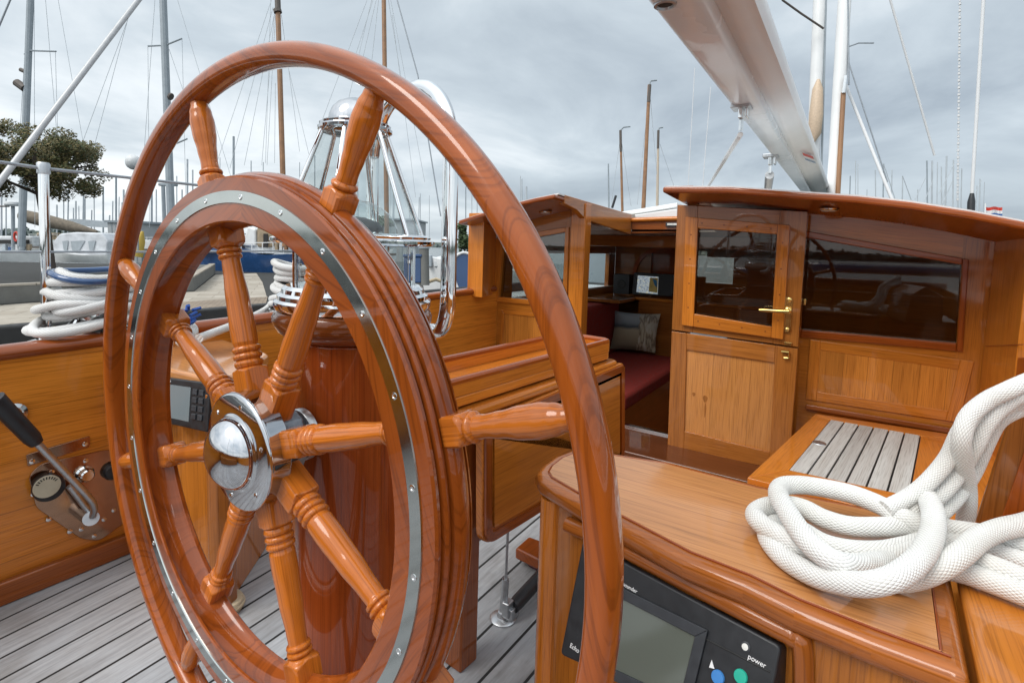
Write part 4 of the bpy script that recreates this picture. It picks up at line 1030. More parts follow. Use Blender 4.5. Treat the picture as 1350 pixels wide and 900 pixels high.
# locker to the right of the seam
a0 = pr_+V((0, -.004, 0)); b0 = bkr+V((0, -.004, 0))
lq = [a0, b0, b0+V((.05, -.35, 0)), a0+V((-.01, -.35, 0))]
lk_ = thing('side_locker', 'varnished locker to the right of the console under the coiled rope', 'locker', (a0.x, a0.y-.1, 0))
MB().prism([p-ZV*.03 for p in lq], (0, 0, .03), XV).build('locker_top', teak, lk_, bevel=.006)
MB().prism([V((p.x, p.y, 0)) for p in inset(lq, .006)], (0, 0, SZ-.031), ZV).build('locker_body', frame_w, lk_, bevel=.003)
bq = onz(1283, 694, SZ)
kn = [bq, onx(1331, 549, bq.x+.0), onx(1375, 535, bq.x), onx(1460, 700, bq.x), V((bq.x, onx(1460, 700, bq.x).y, SZ))]
nrm_k = V((-1, .25, 0)).normalized()
kn = [onpl(u, v, bq, nrm_k) for u, v in ((1283, 694), (1330, 549), (1420, 520), (1560, 600), (1560, 720))]
kn[0].z = SZ+.001; kn[4].z = SZ+.001
cb = thing('winch_block', 'varnished tapered wooden block rising behind the coiled rope at the right edge', 'block', kn[0])
MB().prism(kn, -nrm_k*.30, ZV).build('block', inner, cb, bevel=.006)
tri = inset(kn, .022); MB().prism([p+nrm_k*.0005 for p in tri], nrm_k*.004, ZV).build('block_panel', mahog, cb, bevel=.0015)
# starboard coaming beyond
m = MB().box((-1.7, -.70, 0), (2.0, -.66, .56)).build('coaming_board', teak_pl); tag(m, 'varnished coaming board along the near side of the cockpit', 'coaming')
# ================================================================== BIG ROPE ON THE CONSOLE
def zr(x, y): return (980+x/2.19, 490+y/2.19)
def rope3(pts): return [onz(*zr(x, y), SZ+.0145+h*.8) for x, y, h in pts]
rr_ = .0117
big_rope = thing('mooring_rope', 'thick white braided rope coiled on the console at the right', 'rope', onz(1150, 740, SZ))
A = [(1000, 395, .04), (900, 410, .04), (812, 438, .04), (740, 455, .04), (680, 482, .038), (625, 528, .034), (560, 570, .022), (490, 596, .006), (420, 600, .0), (330, 575, .0)]
B = [(490, 450, .01), (484, 405, .03), (498, 364, .05), (528, 360, .056), (548, 410, .052), (544, 470, .047), (514, 530, .044), (462, 578, .040), (400, 606, .034), (320, 612, .020), (220, 592, .006), (140, 552, 0), (90, 507, 0), (70, 467, 0), (95, 440, 0), (160, 455, 0), (230, 495, 0), (310, 515, 0), (400, 518, 0), (470, 505, 0), (540, 490, 0), (640, 500, 0), (720, 522, 0), (812, 550, 0), (950, 600, 0)]
Cc = [(950, 692, 0), (812, 642, 0), (700, 600, 0), (620, 574, 0), (540, 560, 0)]
E_ = [(950, 650, .004), (812, 598, .010), (720, 562, .012), (650, 537, .008), (580, 520, 0)]
D = [(420, 548, 0), (330, 562, .02), (262, 546, .032), (202, 505, .036), (160, 455, .04), (125, 400, .042), (101, 355, .042), (112, 331, .042), (160, 326, .042), (230, 335, .040), (310, 352, .038), (380, 378, .034), (440, 408, .030), (500, 436, .022), (580, 452, .014), (700, 470, .012), (812, 500, .012), (950, 520, .012)]
G_ = [(560, 480, .010), (480, 445, .014), (400, 448, .014), (310, 446, .014), (235, 425, .014), (175, 395, .016), (120, 384, .018), (62, 391, .014), (34, 412, .012), (58, 443, .014), (120, 480, .016), (180, 512, .012), (240, 540, 0), (320, 556, 0), (400, 545, 0), (480, 522, 0), (560, 508, 0)]
for pts, nm in ((A, 'strand'), (B, 'strand'), (Cc, 'strand'), (D, 'strand'), (E_, 'strand'), (G_, 'strand')):
    MB().tube(spline(rope3(pts), 10), rr_, 20).build(nm, ropem, big_rope, angle=80)
# second bundle that goes up over the block
def zu(pts): return [onpl(*zr(x, y), bq+nrm_k*(.015+o*.75), nrm_k) for x, y, o in pts]
up_rope = thing('hanging_rope', 'bundle of white rope strands hanging over the tapered block at the right edge', 'rope', onz(1250, 690, SZ))
U1 = [(410, 395, .17), (470, 365, .14), (530, 320, .12), (590, 250, .10), (630, 170, .10), (680, 105, .08), (740, 70, .06), (812, 38, .05), (950, 0, .04)]
U2 = [(440, 400, .13), (520, 360, .11), (580, 310, .08), (640, 230, .07), (690, 150, .06), (740, 110, .05), (812, 85, .04), (950, 60, .03)]
U3 = [(640, 430, .03), (648, 380, .04), (645, 320, .06), (632, 250, .10), (630, 190, .12), (650, 130, .11), (700, 85, .09), (760, 55, .08), (830, 25, .06), (950, -20, .05)]
U4 = [(560, 415, .10), (610, 365, .07), (660, 290, .045), (700, 200, .045), (730, 145, .045), (775, 115, .04), (830, 98, .03), (950, 80, .03)]
U5 = [(500, 400, .12), (570, 350, .10), (620, 290, .08), (665, 215, .085), (700, 150, .08), (745, 100, .07), (812, 62, .06), (950, 30, .05)]
for pts in (U1, U2, U3, U4, U5): MB().tube(spline(zu(pts), 10), .0098, 14).build('strand', ropem, up_rope, angle=80)
# ================================================================== BOOM, MAST, RIGGING OF THIS BOAT
bo = thing('boom', 'white boom with a stowed sail cover sloping down towards the mast', 'boom', atd(1000, 150, 2.4))
def bsec(t):
    d = .86*(1-t)+4.6*t
    # image positions are linear in 1/d along a straight spar
    k = (1/d-1/4.6)/(1/.98-1/4.6)
    L = (1056+(848-1056)*k, 254+(0-254)*k); B = (1069+(930-1069)*k, 254+(0-254)*k); Q = (1090+(993-1090)*k, 247+(0-247)*k)
    return d, atd(*L, d), atd(*B, d), atd(*Q, d)
secs = [bsec(t/12) for t in range(-1, 15) if .86*(1-t/12)+4.6*t/12 > .6]
def loft(rings, name, mat, par, bevel=0., ang=40, g=XV):
    m = MB(); n = len(rings[0]); b = 0
    for r_ in rings: m.v += r_
    for i in range(len(rings)-1):
        for k in range(n):
            c = (k+1) % n; m.poly([i*n+k, i*n+c, (i+1)*n+c, (i+1)*n+k], g)
    m.poly(list(range(n))[::-1], g); m.poly([(len(rings)-1)*n+k for k in range(n)], g)
    return m.build(name, mat, par, bevel=bevel, angle=ang)
sp, cv = [], []
for d, L, B, Q in secs:
    h = (L-B).length; up_ = V((0, 0, 1))
    sp.append(rpoly([L, B, B+up_*h*.9+(B-L)*.06, L+up_*h*.9-(B-L)*.06], h*.18, 4))
    e = (Q-B); mid = (L+B)/2
    cv.append([B+up_*h*.18+(B-L)*.08, B+e*.45+up_*h*.02, B+e*.85+up_*.01, Q+up_*.015, Q+up_*.07-(e*.05), mid+up_*(h*.9+.16), mid+up_*(h*.9+.15)-(B-L)*.2, L+up_*h*.95-(B-L)*.1])
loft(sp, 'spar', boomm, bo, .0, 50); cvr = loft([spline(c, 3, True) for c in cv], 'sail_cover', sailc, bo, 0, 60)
def bpt(u, v, d): return atd(u, v, d)
en = atd(877, 5, 1.02); nrm_b = ((secs[2][2]-secs[2][1]).cross(secs[5][1]-secs[2][1])).normalized()
if nrm_b.dot(CAM-en) < 0: nrm_b = -nrm_b
def onspar(u, v, o=0.): return onpl(u, v, secs[3][1]+nrm_b*o, nrm_b)
MB().lathe([(.021, -.01), (.021, .003), (.016, .004), (.0145, .0), (.001, -.002)], onspar(877, 6), nrm_b, 24).build('end_fitting', satin, bo, angle=30)
MB().lathe([(.0145, 0), (.001, .002)], onspar(877, 6, .0015), nrm_b, 24).build('end_hole', rubber, bo)
def blockfit(u, v, s_, name, px2):
    p = onspar(u, v); ax = (secs[8][1]-secs[3][1]).normalized(); ay = nrm_b.cross(ax)
    MB().obox(p, ax, ay, nrm_b, s_*1.2, s_*1.0, s_*.25).build(name, satin, bo, bevel=.003)
    MB().obox(p+nrm_b*s_*.7, ax, ay, nrm_b, s_*.9, s_*.25, s_*.7).build('cheek', steel, bo, bevel=.004)
    MB().obox(p+nrm_b*s_*.7+ay*s_*.6, ax, ay, nrm_b, s_*.8, s_*.15, s_*.6).build('cheek', steel, bo, bevel=.004)
    q = p+nrm_b*s_*1.3
    MB().tube([q, q-ZV*s_*1.2], s_*.25, 8).build('shackle', steel, bo)
    return q
q1 = blockfit(978, 141, .030, 'block_plate', None)
q2 = blockfit(1016, 206, .034, 'block_plate', None)
MB().tube([q2-ZV*.05, atd(1012, 252, 3.0)], [.022, .020], 10).build('tackle', satin, bo)
fp = [(1058, 202), (1072, 207), (1076, 216), (1062, 211)]
fq = [atd(u, v, 3.45) for u, v in fp]
fk = [(redp, 0., .33), (white, .33, .66), (navy, .66, 1.)]
d5, L5, B5, Q5 = secs[10]
pcov = cv[10][2]; ncov = ((cv[10][3]-cv[10][1]).cross(cv[11][2]-cv[10][2])).normalized()
if ncov.dot(CAM-pcov) < 0: ncov = -ncov
fq = [onpl(u, v, pcov+ncov*.02, ncov) for u, v in fp]
for mt, a0, a1 in fk: MB().prism([fq[0].lerp(fq[3], a0), fq[1].lerp(fq[2], a0), fq[1].lerp(fq[2], a1), fq[0].lerp(fq[3], a1)], -ncov*.003).build('flag_sticker', mt, bo)
ln = MB().tube([q1-ZV*.05, atd(931, 250, 4.2)], .009, 10).build('mainsheet', mastwhite); tag(ln, 'thin white line hanging from the chrome fitting under the boom down to the roof', 'line')
ms = thing('main_mast', 'white mast with a varnished wooden strip at the foot of the boom', 'mast', atd(1098, 262, 4.75))
MB().tube([atd(1097, 275, 4.75), atd(1117, -60, 4.75)], .053, 20).build('pole', mastwhite, ms)
MB().tube([atd(1103.5, 275, 4.68), atd(1112, 122, 4.68)], .020, 10).build('wooden_strip', mastwood, ms)
MB().tube([atd(1112, 123, 4.66), atd(1115, 100, 4.66)], .014, 8).build('shackle', steel, ms)
MB().tube([atd(1118, 62, 4.7), atd(1132, 57, 4.7), atd(1152, 57, 4.7)], .006, 6).build('wire_end', wire, ms)
MB().tube([atd(1119, 112, 4.7), atd(1117, -40, 4.7)], .008, 8).build('halyard', wire, ms)
def line(name, label, cat, p, r, mat=wirew, group=None):
    o = MB().tube(p, r, 10).build(name, mat); return tag(o, label, cat, group)
line('shroud', 'thick white stay slanting from the main mast down to the deckhouse roof', 'stay', [atd(1115, 112, 4.9), atd(1178, 268, 4.4)], .013)
line('shroud', 'thin grey stay just right of the thick white stay from the main mast', 'stay', [atd(1118, 80, 5.2), atd(1170, 240, 5)], .006, wire)
line('shroud', 'thin white line slanting across the dark sky right of the masts', 'stay', [atd(1168, -20, 5), atd(1232, 205, 5)], .0095)
o = thing('shroud', 'white upright stay with a black turnbuckle boot behind the far right of the roof', 'stay', atd(1280, 282, 4))
MB().tube([atd(1299, -40, 4), atd(1281, 262, 4)], .012, 14).build('wire', wirew, o)
MB().tube([atd(1281.5, 255, 4), atd(1280.5, 266, 4), atd(1279.5, 290, 4)], [.013, .024, .024], 12).build('boot', blackp, o)
o = MB(); 
for k in range(60):
    v = -10+k*4.6; o.tube([atd(1265.5-.0125*v*.9, v, 4.2), atd(1265.5-.0125*v*.9, v+3, 4.2)], .009 if k % 2 else .006, 8)
tag(o.build('chain_line', wirew), 'dotted chain-like line hanging beside the white stay with the black boot', 'line')
line('shroud', 'faint thin line left of the boom beside the tall brown mast', 'line', [atd(916, 90, 6), atd(907, 250, 6)], .004, wirew)
line('shroud', 'faint thin line just left of the chrome boom fitting', 'line', [atd(937, 115, 6), atd(926, 250, 6)], .004, wirew)
wr_ = thing('weather_vane_spar', 'white neighbouring mast with a tan wooden spar end beside the boom', 'mast', atd(1072, 190, 11))
MB().tube([atd(1070, 262, 11), atd(1083, -60, 11)], .12, 16).build('pole', mastwhite, wr_)
MB().tube([atd(1079, 105, 10.8), atd(1078, 118, 10.8), atd(1076, 150, 10.8), atd(1074, 176, 10.8), atd(1072, 188, 10.8)], [.03, .10, .13, .12, .03], 12).build('spar_end', plain('pale_spruce', (.55, .42, .30), .5), wr_)
MB().tube([atd(1082, 262, 10.9), atd(1090, -40, 10.9)], .02, 6).build('track', mastgrey, wr_)
MB().tube([atd(1086, 38, 10.7), atd(1056, 18, 10.7), atd(1031, 0, 10.7)], .02, 6).build('wind_wand', mastdark, wr_)
# ================================================================== QUAY AND WATER
QZ = -.9
m = MB(); m.box((-500, -500, -1.62), (500, 500, -1.6)); 
def water_mat():
    mt, nt, b = new_mat('harbour_water'); oc = N(nt, 'TexCoord').outputs['Object']
    n = N(nt, 'TexNoise', i_Vector=N(nt, 'Mapping', i_Vector=oc, i_Scale=(1., 2.2, 1)).outputs[0], i_Scale=1.6, i_Detail=5.).outputs[0]
    b.inputs['Base Color'].default_value = (.03, .045, .045, 1); b.inputs['Roughness'].default_value = .12
    nt.links.new(N(nt, 'Bump', i_Strength=.5, i_Distance=.12, i_Height=n).outputs[0], b.inputs['Normal']); return mt
struct(m.build('water', water_mat()))
m = MB(); m.prism([V((x, y, -1.9)) for x, y in ((-40, 2.9), (24, 2.9), (24, 20.5), (15.6, 31.5), (8.9, 38.5), (-40, 86))], (0, 0, QZ+1.9)); struct(m.build('quay', asphalt))
def sheet(px, z, name, mat):
    q = [onz(u, v, z) for u, v in px]; m = MB(); m.prism([p-ZV*.003 for p in q], (0, 0, .003)); return struct(m.build(name, mat))
sheet([(-300, 432), (0, 402), (150, 391), (256, 384), (284, 362), (338, 360), (346, 372), (352, 392), (330, 480), (60, 520), (-300, 600)], QZ+.008, 'paved_path', paving)
sheet([(236, 398), (353, 391), (350, 402), (335, 470), (215, 480)], QZ+.016, 'brick_paving', bricks)
kb = [onz(u, v, QZ) for u, v in ((-250, 427), (0, 402), (150, 391), (256, 384), (284, 361))]
m = MB()
n_ = len(kb)
offv = V((.35, .6, 0))
m.prism(kb+[kb[k]+(V((.10, .62, 0)) if k < 3 else V((-.6, .3, 0))) for k in range(n_)][::-1], (0, 0, .42), XV)
kt_ = m; kerb_o = kt_.build('quay_kerb', concrete, bevel=.03)
m2 = MB(); m2.prism([p+V((0, 0, .4225)) for p in kb]+[kb[k]+(V((.03, .20, .4225)) if k < 3 else V((-.2, .1, .4225))) for k in range(n_)][::-1], (0, 0, .05), XV); m2.build('kerb_edge', paving, kerb_o)
tag(kerb_o, 'low concrete kerb wall between the paved path and the grey asphalt', 'kerb')
# ================================================================== FAR LAND
rf = random.Random(11)
def leafcloud(m, c, rx, ry, rz, n, s0, s1, rnd):
    for _ in range(n):
        while True:
            x, y, z = (rnd.uniform(-1, 1) for _ in range(3))
            if x*x+y*y+z*z <= 1: break
        p = V(c)+V((x*rx, y*ry, z*rz)); s_ = rnd.uniform(s0, s1)
        a = V((rnd.gauss(0, 1), rnd.gauss(0, 1), rnd.gauss(0, .7))).normalized(); b_ = a.orthogonal().normalized()
        a *= s_; b_ *= s_*.75; i = len(m.v)
        m.v += [p-a, p+b_*.9, p+a, p-b_*.9]; m.f.append((i, i+1, i+2, i+3)); m.uv.append([(0, 0), (1, 0), (1, 1), (0, 1)])
def leaf_mat(name, ca, cb, sc=1.2):
    mt, nt, b = new_mat(name); g = N(nt, 'NewGeometry'); oc = N(nt, 'TexCoord').outputs['Object']
    n = N(nt, 'TexNoise', i_Vector=oc, i_Scale=sc, i_Detail=3.).outputs[0]
    f = math_(nt, 'ADD', math_(nt, 'MULTIPLY', g.outputs['Random Per Island'], .55), math_(nt, 'MULTIPLY', n, .45))
    nt.links.new(ramp(nt, f, [(.25, ca), (.75, cb)]), b.inputs['Base Color']); b.inputs['Roughness'].default_value = .7; return mt
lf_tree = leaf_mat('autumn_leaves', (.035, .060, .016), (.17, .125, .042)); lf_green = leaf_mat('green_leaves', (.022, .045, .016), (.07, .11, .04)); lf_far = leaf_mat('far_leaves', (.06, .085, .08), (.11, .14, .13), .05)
def tree(label, cpx, dep, rx, rz, n, mat, base_v, name='tree'):
    c = atd(*cpx, dep); g = atd(cpx[0]+19, 300, dep); g.z = QZ
    t = thing(name, label, 'tree', g)
    rnd = random.Random(int(cpx[0])+5); m = MB()
    for k in range(95):
        while True:
            x, y, z = (rnd.uniform(-1, 1) for _ in range(3))
            if .12 < x*x+y*y+z*z <= 1: break
        cc = c+V((x*rx*.85, y*rx*.85, z*rz*.85))
        leafcloud(m, cc, rx*.165, rx*.165, rz*.20, n//95, .030, .062, rnd)
    m.build('crown', mat, t, angle=180)
    b = MB(); b.tube([g, g+(c-g)*.45+V((.05, 0, 0)), c-ZV*rz*.3, c+ZV*rz*.4], [.17, .13, .10, .03], 10)
    for k in range(9):
        a = rnd.random()*6.28; s_ = c-ZV*rz*rnd.uniform(.2, .8)
        b.tube([s_, s_+V((math.cos(a)*rx*.4, math.sin(a)*rx*.4, rz*.35)), s_+V((math.cos(a)*rx*.8, math.sin(a)*rx*.8, rz*.5))], [.06, .04, .015], 6)
    b.build('trunk', bark, t); return t
tree('broad tree with brown green autumn leaves behind the stanchion at the far left', (46, 214), 19, 2.6, 1.42, 33000, lf_tree, 330)
m = MB()
for k in range(900):
    a = rf.random()*math.tau; d = rf.uniform(255, 290); h = rf.uniform(1.2, 4.0)*(1+.6*math.sin(a*7)+.3*math.sin(a*23))*.8
    h = max(1., h); leafcloud(m, (math.cos(a)*d, math.sin(a)*d, -1.6+h*.5), 6, 6, h*.7, 26, .8, 1.7, rf)
struct(m.build('far_treeline', lf_far, angle=180), 'stuff', 'low line of far grey green trees along the horizon', 'trees')
m = MB(); q = []
struct(MB().lathe([(262, -1.62), (264, .2), (300, .5), (330, -1.62)], (0, 0, 0), ZV, 96).build('far_shore', quay_mat('far_ground', (.10, .12, .10))), 'structure')
for (lab, cpx, dep, rx, rz) in (('dark green bush beyond the grey shed', (505, 290), 55, 1.9, .75), ('dark green bush beside the boats left of the deckhouse', (613, 312), 40, .55, 1.3)):
    c = atd(*cpx, dep); t = thing('bush', lab, 'bush', (c.x, c.y, c.z-rz)); m = MB(); rb_ = random.Random(dep)
    for k in range(12): leafcloud(m, c+V((rb_.uniform(-1, 1)*rx*.7, rb_.uniform(-1, 1)*rx*.7, rb_.uniform(-.6, .6)*rz)), rx*.35, rx*.35, rz*.4, 60, .10, .22, rb_)
    m.build('foliage', lf_green, t, angle=180)
    MB().tube([c-ZV*(rz+.6), c], .08, 6).build('stem', bark, t)
# sheds
def shed(name, label, px0, px1, vtop, dep, depth_, wallm, roofm, group=None):
    a = atd(px0, 330, dep); b = atd(px1, 330, dep); zt_ = atd((px0+px1)/2, vtop, dep).z
    a.z = b.z = QZ-.7; t = thing(name, label, 'building', a, group)
    back_ = V((FWD.x, FWD.y, 0)).normalized()*depth_
    MB().prism([a, b, b+back_, a+back_], (0, 0, zt_-a.z)).build('wall', wallm, t)
    ov = (b-a).normalized()*.2
    z = V((0, 0, zt_-a.z+.002)); MB().prism([a+z-ov-back_*.03, b+z+ov-back_*.03, b+z+ov+back_*1.05, a+z-ov+back_*1.05], (0, 0, .18)).build('roof', roofm, t)
    for k in range(1, 8):
        p = a.lerp(b, k/8)-back_.normalized()*.015; MB().obox(p+V((0, 0, (zt_-a.z)*.5)), (b-a).normalized(), back_.normalized(), ZV, .03, .012, (zt_-a.z)*.49).build('wall_seam', mastgrey, t)
    return t
corr = plain('grey_cladding', (.36, .38, .39), .6, noise=.1, scale=1.)
shed('harbour_shed', 'long low grey shed seen through the binnacle skylight', 420, 546, 289, 62, 8, corr, greyp)
shed('harbour_shed', 'small pale grey shed between the covered boat and the hoop of the wheel', 143, 186, 294, 44, 4, corr, mastgrey)
shed('harbour_shed', 'low dark roofed shed behind the left side of the wheel rim', 186, 232, 299, 60, 5, stone, mastgrey)
# ================================================================== BOATS
BW = -1.15
def hull(name_m, px, dep, hgt, mat, par, bow='l', beam=None, wl=BW):
    """hull between two picture columns at one depth: plan outline lofted with sheer"""
    a = atd(px[0], 340, dep); b = atd(px[1], 340, dep); a.z = b.z = wl; ax = b-a; L = ax.length; ax.normalize(); ay = ZV.cross(ax); bm_ = beam or L*.3
    rings = []
    for k in range(13):
        t = k/12; tt = t if bow == 'l' else 1-t
        w = bm_*.5*(min(1, (tt*2.4)**.7) if tt < .42 else 1-.25*((tt-.42)/.58)**2)
        w = max(w, .03); sh = hgt*(1.25-.55*min(1, tt*1.6)+.18*max(0, tt-.6))
        rake = -.06*L*(1-min(1, tt*4)) if bow == 'l' else .06*L*(1-min(1, tt*4))
        c = a+ax*L*t
        rings.append([c+ay*(-w)+ax*rake+ZV*sh, c+ay*(-w*.97)+ax*rake*.5+ZV*sh*.55, c+ay*(-w*.7)-ZV*.25, c+ay*(w*.7)-ZV*.25, c+ay*(w*.97)+ax*rake*.5+ZV*sh*.55, c+ay*w+ax*rake+ZV*sh])
    h = loft(rings, name_m, mat, par, 0, 50)
    return a, ax, ay, L, hgt
def boxat(c, ax, ay, hx, hy, hz, name, mat, par, bevel=.05): return MB().obox(c, ax, ay, ZV, hx, hy, hz).build(name, mat, par, bevel=bevel, bseg=3)
# blue sailing boat
bb = thing('blue_sailboat', 'blue hulled sailing boat with white rails moored beyond the paved path', 'boat', atd(335, 350, 27))
a, ax, ay, L, hg = hull('hull', (262, 412), 27, 1.95, navy, bb, 'l', 2.4, -1.42)
def pb(u, v, d=27): return atd(u, v, d)
deckz = pb(330, 331).z
MB().prism([a+ax*.4-ay*.9+V((0, 0, deckz-.06-a.z)), a+ax*(L-.1)-ay*.9+V((0, 0, deckz-.06-a.z)), a+ax*(L-.1)+ay*.9+V((0, 0, deckz-.06-a.z)), a+ax*.4+ay*.9+V((0, 0, deckz-.06-a.z))], (0, 0, .06)).build('deck', offwhite, bb)
def pbox(u0, u1, v0, v1, dep, dp, name, mat, par, bevel=.06):
    p = [atd(u0, v1, dep), atd(u1, v1, dep), atd(u1, v0, dep), atd(u0, v0, dep)]; bk = V((FWD.x, FWD.y, 0)).normalized()*dp
    return MB().prism(p, bk).build(name, mat, par, bevel=bevel, bseg=3)
pbox(300, 384, 322, 333, 26.6, 1.0, 'cabin', offwhite, bb)
m = MB(); m.prism([pb(297, 333, 26.3), pb(320, 333, 26.3), pb(314, 303, 26.3), pb(302, 300, 26.3)], V((FWD.x, FWD.y, 0))*.6); m.build('brown_sail_cover', plain('brown_canvas', (.055, .032, .025), .85), bb, bevel=.08)
m = MB(); m.prism([pb(318, 325, 26.5), pb(337, 325, 26.5), pb(337, 302, 26.5), pb(326, 298, 26.5)], V((FWD.x, FWD.y, 0))*.8); m.build('sprayhood', white, bb, bevel=.1)
pbox(338, 361, 299, 326, 26.5, .9, 'canvas_tent', tan, bb, .12); pbox(347, 353, 308, 326, 26.4, .05, 'tent_window', rubber, bb, .01)
for k in range(7):
    u = 304+k*14; MB().tube([pb(u, 334, 26.0), pb(u, 320, 26.0)], .02, 6).build('rail_post', mastwhite, bb)
MB().tube([pb(300, 321, 26.0), pb(392, 319, 26.0)], .02, 6).build('rail', mastwhite, bb)
for k in range(5): pbox(362+k*6, 366+k*6, 317+(k % 3)*3, 331, 26.3, .3, 'deck_gear', (tan, offwhite, mastwood, greyp, tan)[k], bb, .03)
# white covered motorboat
wb = thing('covered_motorboat', 'white motorboat under a pale fabric cover beyond the asphalt at the left', 'boat', atd(105, 338, 38))
hull('hull', (64, 150), 38, .45, white, wb, 'l', 1.8, atd(100, 341, 38).z)
m = MB(); bk = V((FWD.x, FWD.y, 0)).normalized()*1.6
m.prism([atd(u, v, 37.8) for u, v in ((68, 336), (140, 336), (142, 318), (134, 307), (100, 306), (78, 308), (70, 318))], bk); m.build('cover', plain('pale_cover', (.55, .57, .60), .6, noise=.2, scale=2., bump=.4), wb, bevel=.12)
for k, (u0, u1) in enumerate(((82, 90), (93, 112), (116, 126))): MB().prism([atd(u0, 318, 37.75), atd(u1, 317, 37.75), atd((u0+u1)/2+2, 330, 37.75), atd(u0+2, 330, 37.75)], bk*.01).build('cover_window', greyp, wb)
tb = thing('boom_tent', 'tan canvas roll sloping over the boats behind the tree trunk', 'canvas', atd(85, 295, 40))
MB().tube([atd(30, 284, 40), atd(60, 291, 40), atd(95, 299, 40), atd(128, 306, 40)], [.45, .5, .4, .12], 14).build('canvas', taupe, tb)
gb = thing('grey_dinghy', 'grey upturned dinghy above the covered motorboat', 'boat', atd(118, 295, 48))
loft([[atd(u, v0, 48)+V((FWD.x, FWD.y, 0))*o for o, v0 in ((0, va), (0, vb), (1.2, vb), (1.2, va))] for u, va, vb in ((88, 291, 290), (94, 295, 288.5), (118, 299, 290), (146, 300, 293))], 'hull', greyp, gb, 0, 50)
lb = thing('white_cruiser', 'white cruiser with grey radar posts at the far left edge', 'boat', atd(20, 338, 34))
hull('hull', (-40, 52), 34, .55, white, lb, 'r', 2.2, atd(20, 341, 34).z)
pbox(-30, 44, 311, 325, 33.8, 1.2, 'cabin', offwhite, lb, .12); pbox(-20, 38, 316, 321, 33.7, .05, 'cabin_window', rubber, lb, .01)
for k in range(5): pbox(2+k*8, 7+k*8, 322+(k % 2)*3, 331, 33.5, .2, 'deck_gear', (greyp, navy, offwhite, mastgrey, tan)[k], lb, .03)
MB().tube([atd(17.5, 330, 33.5), atd(17, 270, 33.5)], .10, 10).build('radar_post', mastgrey, lb)
MB().lathe([(.001, 0), (.34, .02), (.40, .12), (.36, .26), (.2, .33), (.001, .34)], atd(16, 272, 33.5), ZV, 20).build('radome', offwhite, lb)
MB().tube([atd(29, 330, 33.4), atd(29.5, 262, 33.4)], .16, 10).build('grey_post', greyp, lb)
MB().tube([atd(-5, 272, 33.4), atd(12, 272, 33.4)], .05, 6).build('antenna_arm', mastdark, lb)
r0 = atd(21.5, 312, 33.2); MB().tube(loop(r0, .13, .01, 0, 0, 0, 0, 6), .02, 6, closed=True)
lbz = MB().tube([r0+V((math.sin(YAW)*.13*math.cos(t), -math.cos(YAW)*.13*math.cos(t), .28*math.sin(t))) for t in [math.tau*k/16 for k in range(16)]], .06, 8, closed=True).build('lifebuoy', redp); tag(lbz, 'red lifebuoy hanging on the grey post at the far left', 'lifebuoy')
rd = thing('satellite_dome', 'white round satellite dome on a pole left of the wheel hoop', 'radar dome', atd(175, 225, 30))
MB().ball(atd(175.5, 214, 30), .42, 20, (FWD.x, FWD.y, 0), .75).build('dome', offwhite, rd); MB().tube([atd(180, 222, 30), atd(182, 330, 30)], .05, 8).build('pole', mastgrey, rd)
rp_ = thing('radar_post', 'grey post with a flat radar scanner behind the wheel hoop', 'radar', atd(216, 300, 34))
MB().tube([atd(217, 300, 34), atd(215, 246, 34)], .12, 8).build('post', mastgrey, rp_); pbox(208, 230, 241, 245, 34, .4, 'scanner', mastgrey, rp_, .05)
rb2 = random.Random(21)
def small_boat(label, u0, u1, v_wl, dep, mat, cabm, bow):
    t = thing('moored_boat', label, 'boat', atd((u0+u1)/2, v_wl, dep), 'boats moored beyond the asphalt quay')
    zwl = atd((u0+u1)/2, v_wl, dep).z; hp = 14*dep/700.
    hull('hull', (u0, u1), dep, hp*.8, mat, t, bow, None, zwl)
    pbox(u0-2, u1+2, v_wl-2.2, v_wl+1, dep-.25*(u1-u0)*dep/700, .05, 'waterline_shade_strip', mastdark, t, .01)  # dark strip painting the shadow line under the hull
    w_ = u1-u0
    pbox(u0+.3*w_, u0+.8*w_, v_wl-19, v_wl-10, dep-.3, .8, 'cabin', cabm, t, .06); pbox(u0+.36*w_, u0+.74*w_, v_wl-17, v_wl-14, dep-.36, .05, 'cabin_window', rubber, t, .01)
    for k in range(5):
        u = u0+w_*(.1+.2*k); MB().tube([atd(u, v_wl-10, dep-.4), atd(u, v_wl-17, dep-.4)], .018, 5).build('rail_post', mastwhite, t)
    MB().tube([atd(u0+.06*w_, v_wl-17, dep-.4), atd(u1-.08*w_, v_wl-17, dep-.4)], .016, 5).build('rail', mastwhite, t)
    for k in range(6): u = rb2.uniform(u0, u1-6); v = v_wl-rb2.uniform(9, 16); pbox(u, u+rb2.uniform(3, 8), v, v+rb2.uniform(2, 5), dep-.5, .2, 'deck_gear', rb2.choice((greyp, navy, tan, offwhite, mastdark, redp)), t, .02)
small_boat('white moored boat with a cream cabin behind the wheel hoop at left', 186, 262, 330, 44, white, offwhite, 'l')
small_boat('grey moored boat half hidden behind the covered motorboat', 128, 196, 326, 52, greyp, offwhite, 'r')
small_boat('white moored boat between the far left post and the covered motorboat', 34, 80, 326, 50, white, tan, 'l')
small_boat('white moored boat behind the binnacle skylight below the grey shed', 420, 520, 336, 36, white, offwhite, 'l')
yb = MB().tube([atd(188, 305, 33), atd(184, 318, 33), atd(180, 338, 33)], [.06, .30, .34], 12).build('yellow_sail_bag', yellow); tag(yb, 'yellow bundled sail cover between the hoop and the rim of the wheel', 'sail bag')
m = MB(); 
